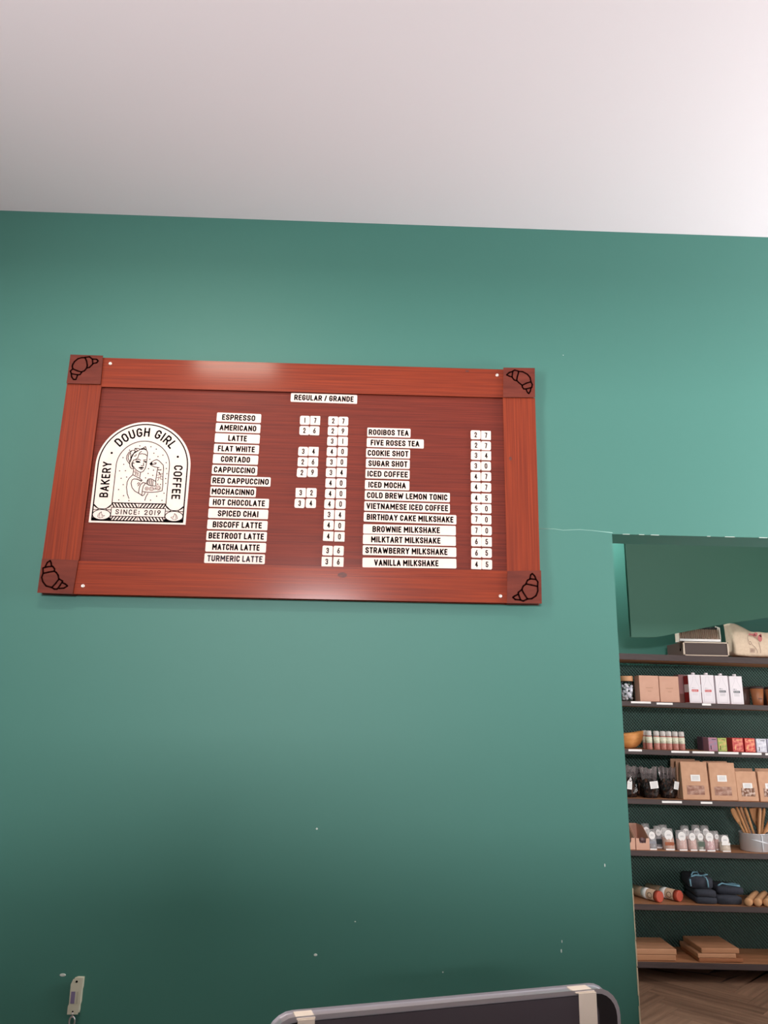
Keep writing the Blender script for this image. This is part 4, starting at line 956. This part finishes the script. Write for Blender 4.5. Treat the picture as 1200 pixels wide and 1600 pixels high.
# --- sixth shelf: wrapped rolls, aprons, rolling pins
WRAP = mat('printed_wrap', (176, 138, 110), rough=.5, nscale=(25, 25, 25), col2=(206, 176, 150)); REDC = mat('red_cap', (188, 78, 58), rough=.45)
def roll(p_end, p_back, r, lab):
    e = Vector((p_back[0]-p_end[0], p_back[1]-p_end[1], 0))
    x, y = p_end[0], p_end[1]
    t = thing('wrapped_roll', lab, 'roll', (x, y, SZ(5, x)+r*1.03+.0012), 0, 'paper-wrapped rolls on the sixth shelf')
    sl = Vector((e.x, e.y, TILT*e.x)); 
    MB().tube([sl*.12, sl], r, 24).build('wrapped_body', WRAP, t)
    MB().tube([Vector((0, 0, 0)), sl*.015, sl*.125], [r*.9, r*1.03, r*1.03], 24).build('end_cap', REDC, t)
    u = sl.normalized()
    MB().tube([sl*.38, sl*.55], r*1.012, 24).build('paper_band', PAPER, t)
    mb = MB()
    for f in (.2, .28):
        for k in range(10):
            a0, a1 = 2*PI*k/10, 2*PI*(k+1)/10
            pass
    side = u.cross(Vector((0, 0, 1))); front = side if side.y < 0 else -side
    c0 = sl*.24
    ring = [c0+front*(r*1.01)+(u*math.cos(2*PI*k/14)*.016+Vector((0, 0, 1))*math.sin(2*PI*k/14)*.014) for k in range(15)]
    ring = [p+front*(-(r-math.sqrt(max(r*r-(p.z-c0.z)**2, 0)))) for p in ring]
    mb.tube(ring, .0012, 5); mb.build('printed_mark', INK, t)
def P3(px, py, Y): p = at(px, py, Y); return (p.x, p.y, p.z)
roll((X(1032, 1405, 4.735), 4.735), (X(986, 1394, 4.93), 4.93), .029, 'paper-wrapped roll with red end, nearer the front and the opening edge')
roll((X(1063, 1404, 4.765), 4.765), (X(1012, 1388, 4.965), 4.965), .029, 'paper-wrapped roll with red end, nearer the folded aprons')
NAVY = mat('charcoal_cloth', (44, 46, 56), rough=.95, nscale=(70, 70, 70), col2=(54, 56, 66), bump=.4); BLUE = mat('light_blue_tape', (116, 158, 176), rough=.8)
def folded(x, y, z, w, d, h, rotz, name, lab, n=2, strap=None):
    t = thing('folded_apron', lab, 'apron', (x, y, z), rotz, 'folded aprons on the sixth shelf')
    for k in range(n):
        hh = h/n; vs = []; fs = []; N = 16; M = 6
        mb = MB()
        for j in range(M+1):
            yy = d*j/M
            for i in range(N):
                a = 2*PI*i/N; ca, sa = math.cos(a), math.sin(a)
                ex = (abs(ca)**.25)*(1 if ca > 0 else -1); ez = (abs(sa)**.4)*(1 if sa > 0 else -1)
                en = .94 if j in (0, M) else 1
                vs.append((w/2*ex*(1-.03*k)*en, yy, hh*(k+.5)+hh*.48*ez*en+ .002*math.sin(i*1.7+j)*(0 if (ez < 0 and k == 0) else 1)))
        for j in range(M):
            for i in range(N): fs.append((j*N+i, j*N+(i+1) % N, (j+1)*N+(i+1) % N, (j+1)*N+i))
        fs += [list(range(N-1, -1, -1)), [M*N+i for i in range(N)]]
        mb.add(vs, fs, True).build('cloth_fold', NAVY, t)
    if strap:
        for pts in strap:
            vs = []; fs = []
            mb = MB()
            mb.tube(pts, .0045, 6); mb.build('tie_strap', BLUE, t)
    return t
xa = X(1105, 1412, 4.73)
folded(xa, 4.728, SZ(5, xa)+.0008,   .118, .20, .072, -.06, 'a', 'charcoal folded apron with two fold ends towards the front, beside the rolls', 2)
xa2 = X(1138, 1414, 4.73)
folded(xa2+.012, 4.728, SZ(5, xa2)+.0008, .145, .20, .044, .02, 'b', 'flat charcoal folded apron beside the rolling pins', 1)
xa3 = X(1090, 1385, 4.80)
zt_ = SZ(5, xa)+.074
folded(xa-.012, 4.76, zt_, .135, .19, .062, -.12, 'c', 'charcoal folded apron with pale blue ties in a bow, topmost of its pile', 1,
       [[(-.06, -.003, .012), (-.062, .0, .045), (-.045, .02, .062), (-.02, .03, .066), (.0, .03, .064), (.02, .025, .065)], [(.018, .024, .064), (.03, .004, .058), (.034, -.004, .045), (.036, -.006, .01)],
        [(-.045, .03, .064), (-.03, .05, .078), (-.005, .05, .08), (.0, .034, .067), (-.03, .03, .068)], [(.02, .03, .066), (.045, .04, .07), (.055, .06, .066)]])
xa4 = X(1134, 1395, 4.80)
folded(xa4+.015, 4.765, SZ(5, xa4)+.046, .15, .17, .040, -.10, 'd', 'charcoal folded apron with a loose pale blue tie, on the flat one', 1,
       [[(-.06, .03, .041), (-.03, .05, .05), (0, .045, .044), (.03, .02, .045), (.055, .01, .044), (.06, .03, .046), (.03, .05, .05), (.0, .06, .046)]])
PINW = wood('rolling_pin_wood', (196, 142, 100), (214, 164, 122), (30, 8, 30), .55)
for px, lab in [(1167.5, 'pale rolling pin nearest the folded aprons'), (1181.8, 'pale rolling pin between two others'), (1196.5, 'pale rolling pin at the right, cut by the picture edge')]:
    x = X(px, 1409, 4.70); r = .0215
    t = thing('rolling_pin', lab, 'rolling pin', (x, 4.692, SZ(5, x)+r+.0008), -.62, 'rolling pins on the sixth shelf')
    MB().lathe([(.004, 0), (.014, .002), (.021, .008), (r*.99, .016), (r*1.03, .06), (r, .25), (.019, .275), (.01, .28)], n=28, axis='y').build('pin_body', PINW, t)

# --- seventh shelf: stacked cutting boards
CB = [wood('board_wood_a', (172, 118, 86), (194, 140, 106), (6, 30, 30), .5), wood('board_wood_b', (182, 128, 96), (204, 150, 116), (6, 30, 30), .5), wood('board_wood_c', (146, 88, 58), (170, 112, 78), (6, 30, 30), .5)]
def cboard(l, r, y, z, d, th, m, lab, rot=0):
    a = at(l, y, YF); b = at(r, y, YF); wd = b.x-a.x
    t = MB().box((0, d/2, th/2), (wd, d, th)).build('cutting_board', m, None, ((a.x+b.x)/2, YF, z), bevel=.004, rot=(0, 0, rot))
    return tag(t, lab, 'cutting board', 'wooden cutting boards on the bottom shelf')
xl = X(1020, 1498); zl = SZ(6, xl)+.0024
cboard(982, 1056.5, 1498, zl, .235, .0285, CB[0], 'lower wooden cutting board of the left pair on the bottom shelf')
cboard(981, 1057.5, 1491, zl+.0295, .235, .0285, CB[1], 'upper wooden cutting board of the left pair on the bottom shelf')
xl = X(1125, 1498); zl = SZ(6, xl)+.0024
cboard(1092, 1162, 1500, zl, .25, .019, CB[2], 'lowest dark wooden cutting board of the stack of three on the bottom shelf', .02)
cboard(1090.5, 1150.5, 1495, zl+.020, .25, .0225, CB[1], 'middle pale wooden cutting board of the stack of three on the bottom shelf', .01)
cboard(1096, 1155.5, 1488, zl+.0435, .25, .026, CB[0], 'top wooden cutting board of the stack of three on the bottom shelf', .01)

# ================================================================== GADGET ON THE WALL
gp = at(118, 1556.5, WY-.01)
gd = thing('handheld_gadget', 'slim white plastic gadget with a purple panel hanging low on the green wall', 'gadget', (gp.x, WY-.001, gp.z), rot=(0, -.01, 0))
gd.scale = (.8, .8, .735)
PLA = mat('warm_white_plastic', (206, 206, 184), rough=.4); PUR = mat('purple_panel', (128, 118, 150), rough=.3)
gpts = [(-.0195, -.060), (.0155, -.060), (.0170, -.050), (.0168, -.033), (.0195, -.022), (.0195, .022), (.0215, .034), (.0215, .0655), (.0, .0660), (-.010, .062), (-.0165, .045), (-.0165, .024), (-.0165, -.026), (-.0195, -.034)]
MB().prism_xz(gpts, -.020, 0).build('casing', PLA, gd, bevel=.0022)
MB().box((-.0065, -.0205, -.002), (.015, .001, .043)).build('display', PUR, gd)
MB().box((.0095, -.0205, -.002), (.008, .0012, .044)).build('side_grip', mat('grip_plastic', (186, 186, 164), rough=.5), gd)
MB().lathe([(.0042, 0), (.0042, .001)], n=14).build('screw_hole', INK, gd, (.002, -.0198, .055), rot=(PI/2, 0, 0))
MB().lathe([(.0032, 0), (.0032, .001)], n=14).build('cord_hole', INK, gd, (-.002, -.0198, -.052), rot=(PI/2, 0, 0))
mb = MB(); mb.tube([(-.002, -.014, -.052), (-.002, -.022, -.058), (-.002, -.018, -.070)], .0028, 8)
mb.tube([(-.002+.010*math.sin(2*PI*k/20), -.018, -.088-.018*-math.cos(2*PI*k/20)) for k in range(21)], .003, 8)
mb.tube([(-.002+.008*math.sin(2*PI*k/20), -.012+.004*math.cos(2*PI*k/20), -.118+.016*math.cos(2*PI*k/20)) for k in range(21)], .0026, 8)
mb.build('metal_clip', mat('pale_metal', (196, 190, 190), rough=.3, metal=.7), gd)

# ================================================================== COUNTER AND FRAMED SIGN IN FRONT
CTZ = .92
struct(MB().box((-.2, .95, CTZ-.02), (4.6, .75, .04)).build('wall_counter_top', mat('counter_top', (70, 56, 48), rough=.4), None, bevel=.004))
struct(MB().box((-.2, .95, (CTZ-.04+FZ)/2), (4.5, .66, CTZ-.04-FZ)).build('wall_counter_base', GREEN, None))
ALU = mat('brushed_aluminium', (196, 194, 200), rough=.38, metal=.75); FACE = mat('dark_screen', (72, 65, 71), rough=.42, spec=.5); BEZ = mat('black_bezel', (22, 20, 24), rough=.35); TAPE = mat('cream_tape', (236, 222, 204), rough=.6)
pL = Vector((-.086, .892, 1.2)); pR = Vector((.297, .997, 1.2))
ang = math.atan2(pR.y-pL.y, pR.x-pL.x); W_ = (pR-pL).length; H_ = 1.2-CTZ
sg = thing('display_board', 'silver-edged black display board with cream tape on its corners, close at the bottom edge', 'display board', ((pL.x+pR.x)/2, (pL.y+pR.y)/2, CTZ+.0005), ang)
def rrect(w, h, r, z0=0, n=6):
    pts = []
    for cx, cz, a0 in ((w/2-r, z0+h-r, 0), (-w/2+r, z0+h-r, 90), (-w/2+r, z0+r, 180), (w/2-r, z0+r, 270)):
        for k in range(n+1):
            a = math.radians(a0+90*k/n); pts.append((cx+r*math.cos(a), cz+r*math.sin(a)))
    return pts[::-1]
HB = H_-.0005
MB().prism_xz(rrect(W_, HB, .026), -.019, 0).build('metal_frame', ALU, sg, bevel=.0025)
MB().prism_xz(rrect(W_-.006, HB-.006, .024, .003), -.0200, -.018).build('bezel', BEZ, sg, bevel=.0008, seg=1)
MB().prism_xz(rrect(W_-.052, HB-.006, .020, .003), -.0206, -.0195).build('screen_face', FACE, sg, bevel=.0004, seg=1)
for tx, tw_, dn in ((-W_/2+.024+.012, .019, .034), (W_/2-.028-.014, .024, .040)):
    MB().box((tx, -.0095, HB+.0004), (tw_, .0225, .0012)).box((tx+(.002 if tx > 0 else 0), -.0215, HB-dn/2), (tw_*.92, .0012, dn)).build('tape_strip', TAPE, sg)
